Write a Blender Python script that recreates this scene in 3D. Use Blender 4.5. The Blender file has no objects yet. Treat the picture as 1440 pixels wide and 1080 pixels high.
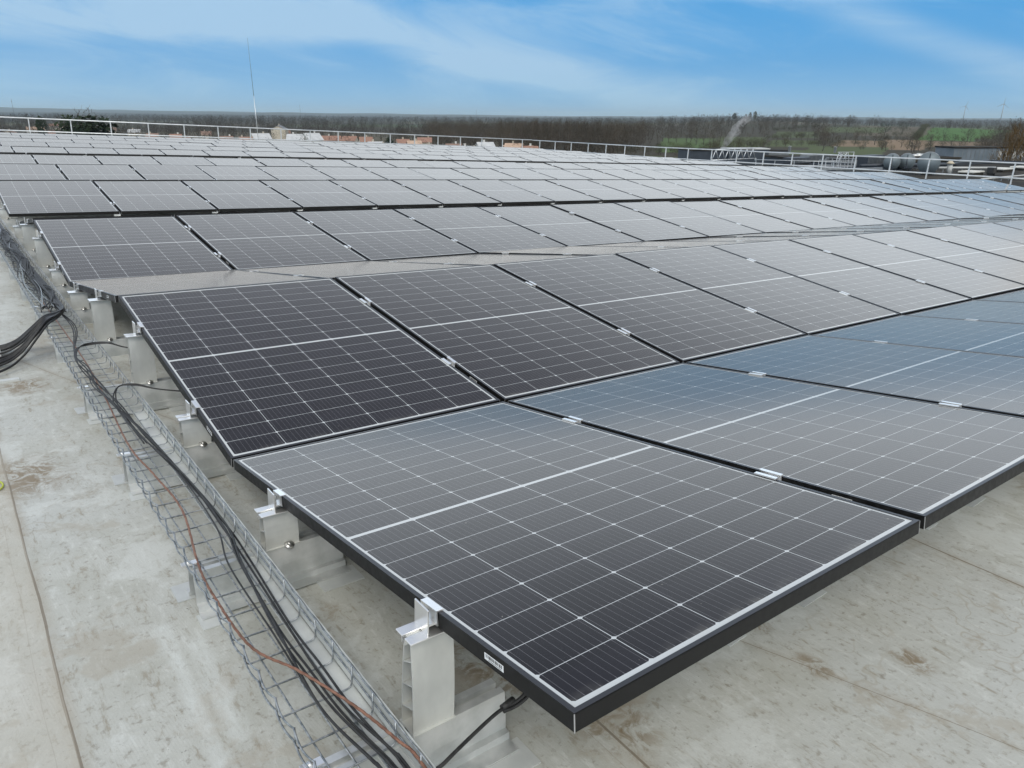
import bpy, math, random
import numpy as np
from mathutils import Vector, Matrix
random.seed(7)
rng = np.random.default_rng(11)
S = bpy.context.scene
COL = S.collection

# ------------------------------------------------------------------ camera
def basis(yaw, pitch, roll):
    cy, sy, cp, sp = math.cos(yaw), math.sin(yaw), math.cos(pitch), math.sin(pitch)
    f = Vector((sy*cp, cy*cp, sp)); r = Vector((cy, -sy, 0)); u = r.cross(f)
    cr, sr = math.cos(roll), math.sin(roll)
    R = cr*r + sr*u; U = -sr*r + cr*u
    return Matrix(((R.x, U.x, -f.x), (R.y, U.y, -f.y), (R.z, U.z, -f.z)))
FPX = 1044.2
CAMH = 17.0
YAW = .6627
Broof = basis(YAW, -.3263, .0451)          # camera axes seen from the (slightly sloping) roof
Bw = basis(YAW, -.3448, .0070)             # camera axes in the level world
CR = Vector((-.6707, -.6635, 1.0905))
CW = Vector((0, 0, CAMH))
M3 = Bw @ Broof.transposed()
ROOF = Matrix.Translation(CW) @ M3.to_4x4() @ Matrix.Translation(-CR)   # roof frame -> world
cam = bpy.data.cameras.new('camera'); camo = bpy.data.objects.new('camera', cam); COL.objects.link(camo)
camo.matrix_world = Matrix.Translation(CW) @ Bw.to_4x4()
cam.sensor_width = 36; cam.lens = 36*FPX/1440; cam.clip_start = .05; cam.clip_end = 80000
S.camera = camo
def at(u, v, z):                           # point of the level plane z seen at a place of the photo
    d = Bw @ Vector(((u-720)/FPX, (540-v)/FPX, -1)); t = (z-CAMH)/d.z
    return CW + d*t
def far(u, d, z=0):                        # point at azimuth of photo column u, d metres out
    w = Bw @ Vector(((u-720)/FPX, (540-190)/FPX, -1)); k = d/math.hypot(w.x, w.y)
    return Vector((w.x*k, w.y*k, z))
def proj_roof(P):
    c = Broof.transposed() @ (Vector(P)-CR)
    if c.z > -.05: return None
    return 720+FPX*c.x/-c.z, 540-FPX*c.y/-c.z

# ------------------------------------------------------------------ world
SUN_EL, SUN_AZ = 48, 215
w = bpy.data.worlds.new('World'); S.world = w; w.use_nodes = True
nt = w.node_tree; N = nt.nodes; Lk = nt.links
for n in list(N): N.remove(n)
def nd(t, typ, **k):
    n = t.nodes.new(typ)
    for a, b in k.items():
        if a == 'inp':
            for i, v in b.items():
                if hasattr(v, 'bl_rna') and isinstance(v, bpy.types.NodeSocket): t.links.new(v, n.inputs[i])
                else: n.inputs[i].default_value = v
        else: setattr(n, a, b)
    return n
def M(t, op, a, b=None, c=None, clamp=False):
    n = t.nodes.new('ShaderNodeMath'); n.operation = op; n.use_clamp = clamp
    for i, v in enumerate((a, b, c)):
        if v is None: continue
        if isinstance(v, (int, float)): n.inputs[i].default_value = v
        else: t.links.new(v, n.inputs[i])
    return n.outputs[0]
def MIX(t, fac, a, b, blend='MIX'):
    n = t.nodes.new('ShaderNodeMix'); n.data_type = 'RGBA'; n.blend_type = blend
    for i, v in ((0, fac), (6, a), (7, b)):
        if isinstance(v, (int, float)): n.inputs[i].default_value = v
        elif isinstance(v, tuple): n.inputs[i].default_value = (*v, 1) if len(v) == 3 else v
        else: t.links.new(v, n.inputs[i])
    return n.outputs[2]
def RAMP(t, fac, lo, hi):
    n = t.nodes.new('ShaderNodeMapRange'); n.interpolation_type = 'SMOOTHSTEP'
    t.links.new(fac, n.inputs[0]); n.inputs[1].default_value = lo; n.inputs[2].default_value = hi
    return n.outputs[0]
def NOISE(t, vec, scale, detail=4, rough=.55, dist=0):
    n = nd(t, 'ShaderNodeTexNoise'); t.links.new(vec, n.inputs['Vector'])
    n.inputs['Scale'].default_value = scale; n.inputs['Detail'].default_value = detail
    n.inputs['Roughness'].default_value = rough; n.inputs['Distortion'].default_value = dist
    return n.outputs[0]
sky = nd(nt, 'ShaderNodeTexSky', sky_type='NISHITA', sun_disc=False, sun_elevation=math.radians(SUN_EL),
         sun_rotation=math.radians(SUN_AZ), air_density=1.0, dust_density=.6, ozone_density=3.0)
tc = nd(nt, 'ShaderNodeTexCoord')
rotm = nd(nt, 'ShaderNodeMapping', vector_type='POINT'); nt.links.new(tc.outputs['Generated'], rotm.inputs[0])
rotm.inputs['Rotation'].default_value = (0, 0, YAW)      # y axis now looks along the view azimuth
sep = nd(nt, 'ShaderNodeSeparateXYZ'); nt.links.new(rotm.outputs[0], sep.inputs[0])
# cirrus: streaks in direction space, drawn out along a slope, plus two brighter veils
X_, Z_ = sep.outputs[0], sep.outputs[2]
cv = nd(nt, 'ShaderNodeCombineXYZ'); nt.links.new(X_, cv.inputs[0]); nt.links.new(M(nt, 'ADD', Z_, M(nt, 'MULTIPLY', X_, .16)), cv.inputs[1]); nt.links.new(sep.outputs[1], cv.inputs[2])
mp = nd(nt, 'ShaderNodeMapping'); nt.links.new(cv.outputs[0], mp.inputs[0]); mp.inputs['Scale'].default_value = (4.5, 17, 1.5); mp.inputs['Location'].default_value = (2.3, 5.1, 0)
n1 = RAMP(nt, NOISE(nt, mp.outputs[0], 1.0, 9, .66, .8), 0.05, .95)
mp2 = nd(nt, 'ShaderNodeMapping'); nt.links.new(cv.outputs[0], mp2.inputs[0]); mp2.inputs['Scale'].default_value = (2.0, 7, 1); mp2.inputs['Location'].default_value = (7.3, 1.9, 0)
n2 = NOISE(nt, mp2.outputs[0], 1.0, 4, .5, .5)
warp = M(nt, 'MULTIPLY', M(nt, 'SUBTRACT', n2, .5), .05)
line = M(nt, 'MINIMUM', M(nt, 'SUBTRACT', .054, M(nt, 'MULTIPLY', X_, .25)), .102)
d1 = M(nt, 'ADD', M(nt, 'SUBTRACT', Z_, line), warp)
up = M(nt, 'SUBTRACT', 1.0, RAMP(nt, d1, .004, .050)); dn_ = RAMP(nt, d1, -.030, .0)
b1 = M(nt, 'MULTIPLY', up, dn_)
d2 = M(nt, 'ABSOLUTE', M(nt, 'ADD', M(nt, 'SUBTRACT', Z_, M(nt, 'SUBTRACT', .258, M(nt, 'MULTIPLY', X_, .40))), warp))
b2 = M(nt, 'MULTIPLY', M(nt, 'SUBTRACT', 1.0, RAMP(nt, d2, .0, .030)), RAMP(nt, X_, .25, .42))
veil = M(nt, 'ADD', M(nt, 'MULTIPLY', b1, .78), M(nt, 'MULTIPLY', b2, .6))
veil = M(nt, 'ADD', M(nt, 'MULTIPLY', veil, M(nt, 'ADD', .45, M(nt, 'MULTIPLY', n1, 1.0))), M(nt, 'MULTIPLY', RAMP(nt, M(nt, 'ADD', M(nt, 'MULTIPLY', n1, .5), M(nt, 'MULTIPLY', n2, .5)), .40, .72), .62))
veil = M(nt, 'ADD', veil, M(nt, 'MULTIPLY', M(nt, 'SUBTRACT', 1.0, RAMP(nt, X_, -.5, .35)), .22), clamp=True)
blue = MIX(nt, .80, sky.outputs[0], (.10, 3.25, 7.7))
skyc = MIX(nt, M(nt, 'MULTIPLY', veil, .80), blue, (4.6, 6.6, 8.5))
# paler band just above the horizon
skyc = MIX(nt, M(nt, 'MULTIPLY', M(nt, 'SUBTRACT', 1.0, RAMP(nt, sep.outputs[2], 0.0, .07)), .5), skyc, (3.4, 6.5, 8.9))
# overcast higher up (what the panels mirror), brighter towards the right
n3 = NOISE(nt, tc.outputs['Generated'], 2.2, 4, .5, .2)
over = MIX(nt, n3, (10.6, 12.3, 14.2), (15.2, 17.4, 19.8))
mid_ = MIX(nt, RAMP(nt, sep.outputs[1], -.25, .45), (10.2, 10.4, 10.7), (4.2, 4.8, 6.1))
over = MIX(nt, RAMP(nt, sep.outputs[2], .24, .52), over, mid_)
hz = M(nt, 'ADD', sep.outputs[2], M(nt, 'MULTIPLY', M(nt, 'ABSOLUTE', sep.outputs[0]), .035))
hi = RAMP(nt, M(nt, 'ADD', hz, M(nt, 'MULTIPLY', M(nt, 'SUBTRACT', n3, .5), .012)), .133, .168)
skyc = MIX(nt, hi, skyc, over)
# warm low gap in the clouds beyond the right-hand side
wx = RAMP(nt, sep.outputs[0], .55, .68)
wz = M(nt, 'SUBTRACT', 1.0, RAMP(nt, sep.outputs[2], .10, .30))
skyc = MIX(nt, M(nt, 'MULTIPLY', M(nt, 'MULTIPLY', wx, wz), .85), skyc, (12.5, 10.3, 7.6))
bg = nd(nt, 'ShaderNodeBackground'); nt.links.new(skyc, bg.inputs[0]); bg.inputs[1].default_value = .10
wo = nd(nt, 'ShaderNodeOutputWorld'); nt.links.new(bg.outputs[0], wo.inputs[0])
# sun behind thin cloud
sl = bpy.data.lights.new('sun', 'SUN'); sl.energy = 1.5; sl.angle = math.radians(25); sl.color = (1, .95, .86)
so = bpy.data.objects.new('sun', sl); COL.objects.link(so)
az = math.radians(SUN_AZ); el = math.radians(SUN_EL)
dv = Vector((math.sin(az)*math.cos(el), math.cos(az)*math.cos(el), math.sin(el)))
so.rotation_euler = dv.to_track_quat('Z', 'Y').to_euler()
S.view_settings.view_transform = 'Standard'; S.view_settings.look = 'None'
S.view_settings.exposure = 0; S.view_settings.gamma = 1
S.render.engine = 'CYCLES'
S.cycles.max_bounces = 6; S.cycles.volume_bounces = 0

# ------------------------------------------------------------------ mesh helpers
class MB:
    def __init__(s): s.v = []; s.f = []; s.m = []; s.sm = []
    def add(s, vs, fs, m=0, smooth=False):
        o = len(s.v); s.v += [tuple(p) for p in vs]
        s.f += [tuple(i+o for i in f) for f in fs]; s.m += [m]*len(fs); s.sm += [smooth]*len(fs)
        return s
    def box(s, x0, x1, y0, y1, z0, z1, m=0, mat=None, bev=0):
        if bev:
            b = bev; vs = []; 
            X = (x0, x1); Y = (y0, y1); Z = (z0, z1)
            # chamfered box: 24 verts
            idx = {}
            for i in (0, 1):
                for j in (0, 1):
                    for k in (0, 1):
                        sx, sy, sz = (1-2*i), (1-2*j), (1-2*k)
                        for a in range(3):
                            p = [X[i]+sx*b, Y[j]+sy*b, Z[k]+sz*b]; p[a] = (X[i], Y[j], Z[k])[a]
                            idx[i, j, k, a] = len(vs); vs.append(Vector(p))
            fs = []
            for i in (0, 1):
                fs.append([idx[i, 0, 0, 0], idx[i, 1, 0, 0], idx[i, 1, 1, 0], idx[i, 0, 1, 0]][::(-1 if i == 0 else 1)])
                fs.append([idx[0, i, 0, 1], idx[1, i, 0, 1], idx[1, i, 1, 1], idx[0, i, 1, 1]][::(1 if i == 0 else -1)])
                fs.append([idx[0, 0, i, 2], idx[1, 0, i, 2], idx[1, 1, i, 2], idx[0, 1, i, 2]][::(-1 if i == 0 else 1)])
            for i in (0, 1):
                for j in (0, 1):
                    fs.append([idx[i, j, 0, 0], idx[i, j, 1, 0], idx[i, j, 1, 1], idx[i, j, 0, 1]][::(1 if i == j else -1)])
                    fs.append([idx[i, 0, j, 0], idx[i, 1, j, 0], idx[i, 1, j, 2], idx[i, 0, j, 2]][::(-1 if i == j else 1)])
                    fs.append([idx[0, i, j, 1], idx[1, i, j, 1], idx[1, i, j, 2], idx[0, i, j, 2]][::(1 if i == j else -1)])
                    for k in (0, 1):
                        t = [idx[i, j, k, 0], idx[i, j, k, 1], idx[i, j, k, 2]]
                        fs.append(t[::(-1 if (i+j+k) % 2 == 0 else 1)])
        else:
            vs = [Vector(p) for p in ((x0,y0,z0),(x1,y0,z0),(x1,y1,z0),(x0,y1,z0),(x0,y0,z1),(x1,y0,z1),(x1,y1,z1),(x0,y1,z1))]
            fs = [(0,3,2,1),(4,5,6,7),(0,1,5,4),(1,2,6,5),(2,3,7,6),(3,0,4,7)]
        if mat: vs = [mat @ p for p in vs]
        return s.add(vs, fs, m)
    def prism(s, pts, axis, a, b, m=0, mat=None):       # polygon pts in the other two axes, extruded along axis
        def mk(p, t):
            q = list(p); q.insert(axis, t); return Vector(q)
        n = len(pts); vs = [mk(p, a) for p in pts]+[mk(p, b) for p in pts]
        if mat: vs = [mat @ p for p in vs]
        fs = [tuple(range(n))[::-1], tuple(range(n, 2*n))]+[(i, (i+1) % n, n+(i+1) % n, n+i) for i in range(n)]
        return s.add(vs, fs, m)
    def tube(s, path, r, n=6, m=0, caps=True, r2=None):
        P = [Vector(p) for p in path]; K = len(P); vs = []
        up = None
        for i in range(K):
            t = (P[min(i+1, K-1)]-P[max(i-1, 0)]).normalized()
            if up is None: up = t.orthogonal().normalized()
            up = (up - t*up.dot(t)); up = up.normalized() if up.length > 1e-6 else t.orthogonal().normalized()
            sd = t.cross(up); rr = r if r2 is None else r+(r2-r)*i/(K-1)
            for k in range(n):
                a = 2*math.pi*k/n; vs.append(P[i]+up*math.cos(a)*rr+sd*math.sin(a)*rr)
        fs = [(i*n+k, i*n+(k+1) % n, (i+1)*n+(k+1) % n, (i+1)*n+k) for i in range(K-1) for k in range(n)]
        if caps: fs += [tuple(range(n))[::-1], tuple(range((K-1)*n, K*n))]
        return s.add(vs, fs, m, True)
    def disc(s, c, ax, r, t, n=20, m=0):                # short cylinder
        c = Vector(c); ax = Vector(ax).normalized()
        return s.tube([c-ax*t/2, c+ax*t/2], r, n, m)
    def mesh(s, name, mats):
        me = bpy.data.meshes.new(name); me.from_pydata(s.v, [], s.f)
        for m in mats: me.materials.append(m)
        me.polygons.foreach_set('material_index', s.m); me.polygons.foreach_set('use_smooth', s.sm)
        me.update(); return me
    def build(s, name, mats, parent=None, mw=None):
        if not isinstance(mats, (list, tuple)): mats = [mats]
        return link(name, s.mesh(name, mats), parent, mw)
def link(name, data, parent=None, mw=None):
    o = bpy.data.objects.new(name, data); COL.objects.link(o)
    if parent: o.parent = parent
    elif mw is not None: o.matrix_world = mw
    return o
def tag(o, label=None, cat=None, group=None, kind=None):
    if label: o['label'] = label
    if cat: o['category'] = cat
    if group: o['group'] = group
    if kind: o['kind'] = kind
    return o
def thing(name, mw, label, cat, group=None):
    return tag(link(name, None, None, mw), label, cat, group)
ORD = ['first','second','third','fourth','fifth','sixth','seventh','eighth','ninth','tenth','eleventh','twelfth','thirteenth','fourteenth',
 'fifteenth','sixteenth','seventeenth','eighteenth','nineteenth','twentieth','twenty-first','twenty-second','twenty-third','twenty-fourth',
 'twenty-fifth','twenty-sixth','twenty-seventh','twenty-eighth','twenty-ninth','thirtieth','thirty-first','thirty-second','thirty-third','thirty-fourth','thirty-fifth']

# ------------------------------------------------------------------ materials
def mat(name, col=(.5,.5,.5), rough=.5, metal=0, **k):
    m = bpy.data.materials.new(name); m.use_nodes = True
    b = m.node_tree.nodes['Principled BSDF']
    b.inputs['Base Color'].default_value = (*col, 1); b.inputs['Roughness'].default_value = rough; b.inputs['Metallic'].default_value = metal
    for a, v in k.items(): b.inputs[a].default_value = v
    m['b'] = 1
    return m
def mottle(m, a, b_, scale=8, detail=5, lo=.35, hi=.65, rough=None, bump=0, coord='Object', stretch=None):
    t = m.node_tree; b = t.nodes['Principled BSDF']; c = nd(t, 'ShaderNodeTexCoord'); vec = c.outputs[coord]
    if stretch:
        q = nd(t, 'ShaderNodeMapping'); t.links.new(vec, q.inputs[0]); q.inputs['Scale'].default_value = stretch; vec = q.outputs[0]
    n = NOISE(t, vec, scale, detail, .6)
    f = RAMP(t, n, lo, hi); t.links.new(MIX(t, f, a, b_), b.inputs['Base Color'])
    if rough: t.links.new(M(t, 'ADD', M(t, 'MULTIPLY', f, rough[1]-rough[0]), rough[0]), b.inputs['Roughness'])
    if bump:
        bp = nd(t, 'ShaderNodeBump'); bp.inputs['Strength'].default_value = bump; bp.inputs['Distance'].default_value = .01
        t.links.new(n, bp.inputs['Height']); t.links.new(bp.outputs[0], b.inputs['Normal'])
    return m
alu = mottle(mat('mill_aluminium', rough=.38, metal=1), (.62,.63,.62), (.78,.78,.77), 14, 5, rough=(.3,.5), stretch=(1,1,.25))
alu_dull = mottle(mat('dull_aluminium', rough=.5, metal=.75), (.52,.54,.53), (.70,.71,.70), 9, 5, rough=(.42,.6))
alu_bright = mat('bright_aluminium', (.88,.88,.87), .28, .85)
galv = mottle(mat('galvanised_wire', rough=.45, metal=.8), (.20,.22,.23), (.44,.46,.47), 60, 3, rough=(.3,.5))
post_m = mottle(mat('satin_extrusion', rough=.42, metal=.45), (.56,.57,.55), (.68,.69,.66), 7, 5, rough=(.36,.5), stretch=(1,1,.5))
strip_m = mottle(mat('pale_profile', rough=.45, metal=.3), (.52,.54,.53), (.64,.66,.64), 6, 4)
frame_m = mottle(mat('black_anodised_frame', rough=.5, **{'Specular IOR Level': .28}), (.007,.007,.007), (.012,.012,.012), 40, 3, rough=(.42,.55))
frame_top = mat('frame_lip', (.028,.028,.032), .36, .2)  # greyer than the black sides: reflected sky put into the lip colour
mitre_m = mat('cut_mitre', (.6,.6,.6), .4, .7)
back_m = mat('back_sheet', (.6,.6,.6), .6)
stick_m = mat('sticker', (.74,.76,.77), .5)
ink_m = mat('ink', (.06,.06,.06), .6)
cable_m = mottle(mat('black_cable', rough=.5), (.012,.012,.013), (.03,.03,.03), 30, 2)
copper_m = mottle(mat('copper_conductor', rough=.42, metal=.7), (.24,.125,.085), (.38,.20,.135), 40, 2)
steel_m = mottle(mat('steel', rough=.35, metal=1), (.35,.35,.34), (.55,.55,.53), 60, 2)
yel_m = mat('yellow_green', (.42,.46,.05), .5)
rail_m = mottle(mat('guardrail_metal', rough=.4, metal=.7), (.55,.58,.60), (.70,.72,.73), 2, 3)

PL_ = 1.722
def cell_material(name):
    m = mat(name, rough=.1); t = m.node_tree; b = t.nodes['Principled BSDF']
    uv = nd(t, 'ShaderNodeUVMap'); uv.uv_map = 'UVMap'
    s = nd(t, 'ShaderNodeSeparateXYZ'); t.links.new(uv.outputs[0], s.inputs[0]); U, V = s.outputs[0], s.outputs[1]
    p = .183; q = .0924; mu = .018
    u0 = M(t, 'SUBTRACT', U, mu); um = M(t, 'MODULO', M(t, 'ADD', u0, p), p)
    du = M(t, 'MINIMUM', um, M(t, 'SUBTRACT', p, um))
    vv = M(t, 'SUBTRACT', M(t, 'ABSOLUTE', M(t, 'SUBTRACT', V, .861)), .0062)
    vm = M(t, 'MODULO', M(t, 'ADD', vv, q), q); dvv = M(t, 'MINIMUM', vm, M(t, 'SUBTRACT', q, vm))
    line = M(t, 'MAXIMUM', M(t, 'LESS_THAN', du, .0009), M(t, 'LESS_THAN', dvv, .0008))
    dia = M(t, 'LESS_THAN', M(t, 'ADD', M(t, 'MULTIPLY', du, .8), dvv), .0058)
    out = M(t, 'MAXIMUM', M(t, 'LESS_THAN', vv, 0.0), M(t, 'GREATER_THAN', vv, .8317))
    out = M(t, 'MAXIMUM', out, M(t, 'MAXIMUM', M(t, 'LESS_THAN', u0, 0.0), M(t, 'GREATER_THAN', u0, 1.0981)))
    white = M(t, 'MAXIMUM', M(t, 'MAXIMUM', line, dia), out, clamp=True)
    bp_ = .0183; bm = M(t, 'MODULO', M(t, 'ADD', um, bp_/2), bp_)
    db = M(t, 'MINIMUM', bm, M(t, 'SUBTRACT', bp_, bm))
    wid = M(t, 'ADD', .00042, M(t, 'MULTIPLY', M(t, 'LESS_THAN', dvv, .007), .00035))
    bus = M(t, 'LESS_THAN', db, wid)
    # per-cell and per-panel tint
    oi = nd(t, 'ShaderNodeObjectInfo')
    cid = nd(t, 'ShaderNodeCombineXYZ'); t.links.new(M(t, 'FLOOR', M(t, 'DIVIDE', u0, p)), cid.inputs[0]); t.links.new(M(t, 'FLOOR', M(t, 'DIVIDE', V, q)), cid.inputs[1])
    t.links.new(M(t, 'MULTIPLY', oi.outputs['Random'], 37.0), cid.inputs[2])
    wn = nd(t, 'ShaderNodeTexWhiteNoise'); wn.noise_dimensions = '3D'; t.links.new(cid.outputs[0], wn.inputs[0])
    cell = MIX(t, wn.outputs[0], (.0035,.0040,.0085), (.0085,.0085,.0150))
    cell = MIX(t, oi.outputs['Random'], cell, (.0065,.0062,.0105))
    col = MIX(t, M(t, 'MULTIPLY', bus, .5), cell, (.22,.22,.24))
    col = MIX(t, white, col, (.52,.55,.56))
    # dust film and a few specks of dirt
    tc = nd(t, 'ShaderNodeTexCoord')
    vc = nd(t, 'ShaderNodeVectorMath'); vc.operation = 'ADD'; t.links.new(uv.outputs[0], vc.inputs[0]); t.links.new(oi.outputs['Location'], vc.inputs[1])
    dn = NOISE(t, vc.outputs[0], 3.0, 5, .65, .4)
    sp = NOISE(t, vc.outputs[0], 55.0, 2, .5)
    dust = M(t, 'ADD', M(t, 'MULTIPLY', RAMP(t, dn, .35, .8), .010), .003)
    dust = M(t, 'ADD', dust, M(t, 'MULTIPLY', RAMP(t, sp, .765, .79), .35))
    edge = M(t, 'MINIMUM', V, M(t, 'SUBTRACT', PL_, V))
    grime = M(t, 'MULTIPLY', M(t, 'SUBTRACT', 1.0, RAMP(t, edge, .006, .055)), RAMP(t, NOISE(t, vc.outputs[0], 14, 4, .6), .38, .72))
    dust = M(t, 'ADD', dust, M(t, 'MULTIPLY', grime, .22))
    t.links.new(MIX(t, dust, col, (.42,.41,.37)), b.inputs['Base Color'])
    t.links.new(M(t, 'ADD', .085, M(t, 'MULTIPLY', dn, .05)), b.inputs['Roughness'])
    # anti-reflection coat softens the mirror image; warm tint painted in against its sky blue
    b.inputs['Specular IOR Level'].default_value = 0
    gl = nd(t, 'ShaderNodeBsdfGlossy'); gl.inputs['Color'].default_value = (1, .935, .865, 1); gl.inputs['Roughness'].default_value = .125
    fr = nd(t, 'ShaderNodeFresnel'); fr.inputs['IOR'].default_value = 1.52
    mx = nd(t, 'ShaderNodeMixShader'); t.links.new(M(t, 'MULTIPLY', M(t, 'MAXIMUM', M(t, 'SUBTRACT', fr.outputs[0], .036), .007), 1.12, clamp=True), mx.inputs[0]); t.links.new(b.outputs[0], mx.inputs[1]); t.links.new(gl.outputs[0], mx.inputs[2])
    # thin dust film, also added to grey the mirrored blue sky; denser at shallow views
    g = nd(t, 'ShaderNodeNewGeometry'); dp = nd(t, 'ShaderNodeVectorMath'); dp.operation = 'DOT_PRODUCT'
    t.links.new(g.outputs['Normal'], dp.inputs[0]); t.links.new(g.outputs['Incoming'], dp.inputs[1])
    c2 = M(t, 'MAXIMUM', M(t, 'POWER', M(t, 'ABSOLUTE', dp.outputs['Value']), 2.0), .008)
    amt = M(t, 'ADD', .0034, M(t, 'MULTIPLY', oi.outputs['Random'], .0022))
    df = nd(t, 'ShaderNodeBsdfDiffuse'); df.inputs['Color'].default_value = (.43, .43, .415, 1)
    m2 = nd(t, 'ShaderNodeMixShader'); t.links.new(M(t, 'MINIMUM', M(t, 'DIVIDE', amt, c2), .24), m2.inputs[0]); t.links.new(mx.outputs[0], m2.inputs[1]); t.links.new(df.outputs[0], m2.inputs[2])
    t.links.new(m2.outputs[0], t.nodes['Material Output'].inputs['Surface'])
    return m
cell_m = cell_material('solar_cells_under_glass')

# roof membrane
def roof_material():
    m = mat('roof_membrane', rough=.55); t = m.node_tree; b = t.nodes['Principled BSDF']
    tc = nd(t, 'ShaderNodeTexCoord'); O = tc.outputs['Object']; s = nd(t, 'ShaderNodeSeparateXYZ'); t.links.new(O, s.inputs[0]); X, Y = s.outputs[0], s.outputs[1]
    big = NOISE(t, O, .9, 5, .6, .4); mid = NOISE(t, O, 5.2, 10, .72, .25); fin = NOISE(t, O, 46, 6, .7)
    st = nd(t, 'ShaderNodeMapping'); t.links.new(O, st.inputs[0]); st.inputs['Scale'].default_value = (11, 3.0, 1); st.inputs['Rotation'].default_value = (0, 0, .35)
    scr = NOISE(t, st.outputs[0], 3.4, 9, .74, .35)
    col = MIX(t, RAMP(t, mid, .3, .7), (.385,.388,.345), (.468,.478,.445))
    col = MIX(t, M(t, 'MULTIPLY', RAMP(t, big, .42, .62), .7), col, (.45,.465,.445))
    col = MIX(t, M(t, 'MULTIPLY', RAMP(t, scr, .52, .68), .6), col, (.565,.58,.55))
    col = MIX(t, M(t, 'MULTIPLY', RAMP(t, scr, .46, .33), .8), col, (.27,.245,.19))
    col = MIX(t, M(t, 'MULTIPLY', RAMP(t, fin, .54, .68), .62), col, (.22,.20,.16))
    # fine woven ribs in the sheet
    wv = M(t, 'SINE', M(t, 'MULTIPLY', M(t, 'ADD', X, M(t, 'MULTIPLY', Y, .12)), 900.0))
    col = MIX(t, M(t, 'MULTIPLY', M(t, 'MULTIPLY', RAMP(t, wv, .3, 1.0), RAMP(t, mid, .42, .6)), .10), col, (.2,.19,.17))
    # dark grit
    grit = NOISE(t, O, 120, 2, .5)
    gm = M(t, 'MULTIPLY', RAMP(t, grit, .70, .74), RAMP(t, mid, .45, .62))
    col = MIX(t, M(t, 'MULTIPLY', gm, .7), col, (.09,.08,.06))
    # rust-brown puddle stains
    pn = NOISE(t, O, 1.9, 3, .5, .6); pn2 = NOISE(t, O, 13, 6, .7, 1.5)
    pf = M(t, 'MULTIPLY', RAMP(t, pn, .60, .70), RAMP(t, pn2, .42, .66))
    col = MIX(t, M(t, 'MULTIPLY', pf, .65), col, (.20,.145,.075))
    for (sx, sy, sr) in ((.30,.62,.14),(.42,.30,.11),(.72,.42,.05),(1.02,.33,.045),(1.0,.12,.045),(.30,1.32,.07),(-.55,2.45,.16),(-.45,3.6,.12),(.33,2.95,.12),(1.25,-.02,.05)):
        d = M(t, 'POWER', M(t, 'ADD', M(t, 'POWER', M(t, 'SUBTRACT', X, sx), 2.0), M(t, 'MULTIPLY', M(t, 'POWER', M(t, 'SUBTRACT', Y, sy), 2.0), .5)), .5)
        k = M(t, 'MULTIPLY', M(t, 'SUBTRACT', 1.0, RAMP(t, d, sr*.3, sr*1.25)), RAMP(t, pn2, .40, .58))
        col = MIX(t, M(t, 'MULTIPLY', k, .8), col, (.17,.115,.05))
    rings = M(t, 'ABSOLUTE', M(t, 'SINE', M(t, 'MULTIPLY', NOISE(t, O, 1.3, 4, .55, .3), 62.0)))
    rk = M(t, 'MULTIPLY', M(t, 'SUBTRACT', 1.0, RAMP(t, rings, .0, .22)), RAMP(t, big, .50, .62))
    col = MIX(t, M(t, 'MULTIPLY', rk, .5), col, (.30,.26,.19))
    pt = NOISE(t, O, 2.4, 6, .7, .2)
    col = MIX(t, M(t, 'MULTIPLY', RAMP(t, pt, .54, .60), .5), col, (.56,.58,.555))
    col = MIX(t, M(t, 'MULTIPLY', RAMP(t, pt, .44, .38), .5), col, (.34,.31,.25))
    # pale wiped streaks beside the tray
    for (ax, ay, bx, by, wd_) in ((-.36,1.22,-.37,.68,.020),(-.30,1.10,-.31,.74,.030)):
        ex_, ey_ = bx-ax, by-ay; L2 = ex_*ex_+ey_*ey_
        tt = M(t, 'DIVIDE', M(t, 'ADD', M(t, 'MULTIPLY', M(t, 'SUBTRACT', X, ax), ex_), M(t, 'MULTIPLY', M(t, 'SUBTRACT', Y, ay), ey_)), L2, clamp=True)
        qx = M(t, 'SUBTRACT', X, M(t, 'ADD', ax, M(t, 'MULTIPLY', tt, ex_))); qy = M(t, 'SUBTRACT', Y, M(t, 'ADD', ay, M(t, 'MULTIPLY', tt, ey_)))
        dd = M(t, 'SQRT', M(t, 'ADD', M(t, 'MULTIPLY', qx, qx), M(t, 'MULTIPLY', qy, qy)))
        col = MIX(t, M(t, 'MULTIPLY', M(t, 'SUBTRACT', 1.0, RAMP(t, dd, wd_*.2, wd_*1.5)), M(t, 'ADD', .1, M(t, 'MULTIPLY', RAMP(t, scr, .3, .6), .42))), col, (.60,.63,.61))
    # welded seams between the sheets, with dirt gathered along them
    wob = M(t, 'MULTIPLY', M(t, 'SUBTRACT', NOISE(t, O, 2.0, 3, .5), .5), .02)
    Xs = M(t, 'ADD', X, wob)
    seams = None; height = None
    def add_seam(d, w_, g):
        nonlocal col, height
        ad = M(t, 'ABSOLUTE', d)
        halo = M(t, 'MULTIPLY', M(t, 'SUBTRACT', 1.0, RAMP(t, ad, .0, .035)), RAMP(t, mid, .35, .6))
        col = MIX(t, M(t, 'MULTIPLY', halo, .45*g), col, (.25,.20,.13))
        ln = M(t, 'LESS_THAN', ad, w_)
        col = MIX(t, M(t, 'MULTIPLY', ln, .8*g), col, (.165,.135,.095))
    for sx in (-.613, .385, 1.92, -1.62, 2.95):
        add_seam(M(t, 'SUBTRACT', Xs, sx), .0034, 1)
        add_seam(M(t, 'SUBTRACT', Xs, sx-.042), .0010, .35)
    add_seam(M(t, 'SUBTRACT', M(t, 'ADD', Xs, M(t, 'MULTIPLY', Y, .357)), 1.03), .0016, .8)
    st2 = M(t, 'LESS_THAN', X, -.613)
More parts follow.
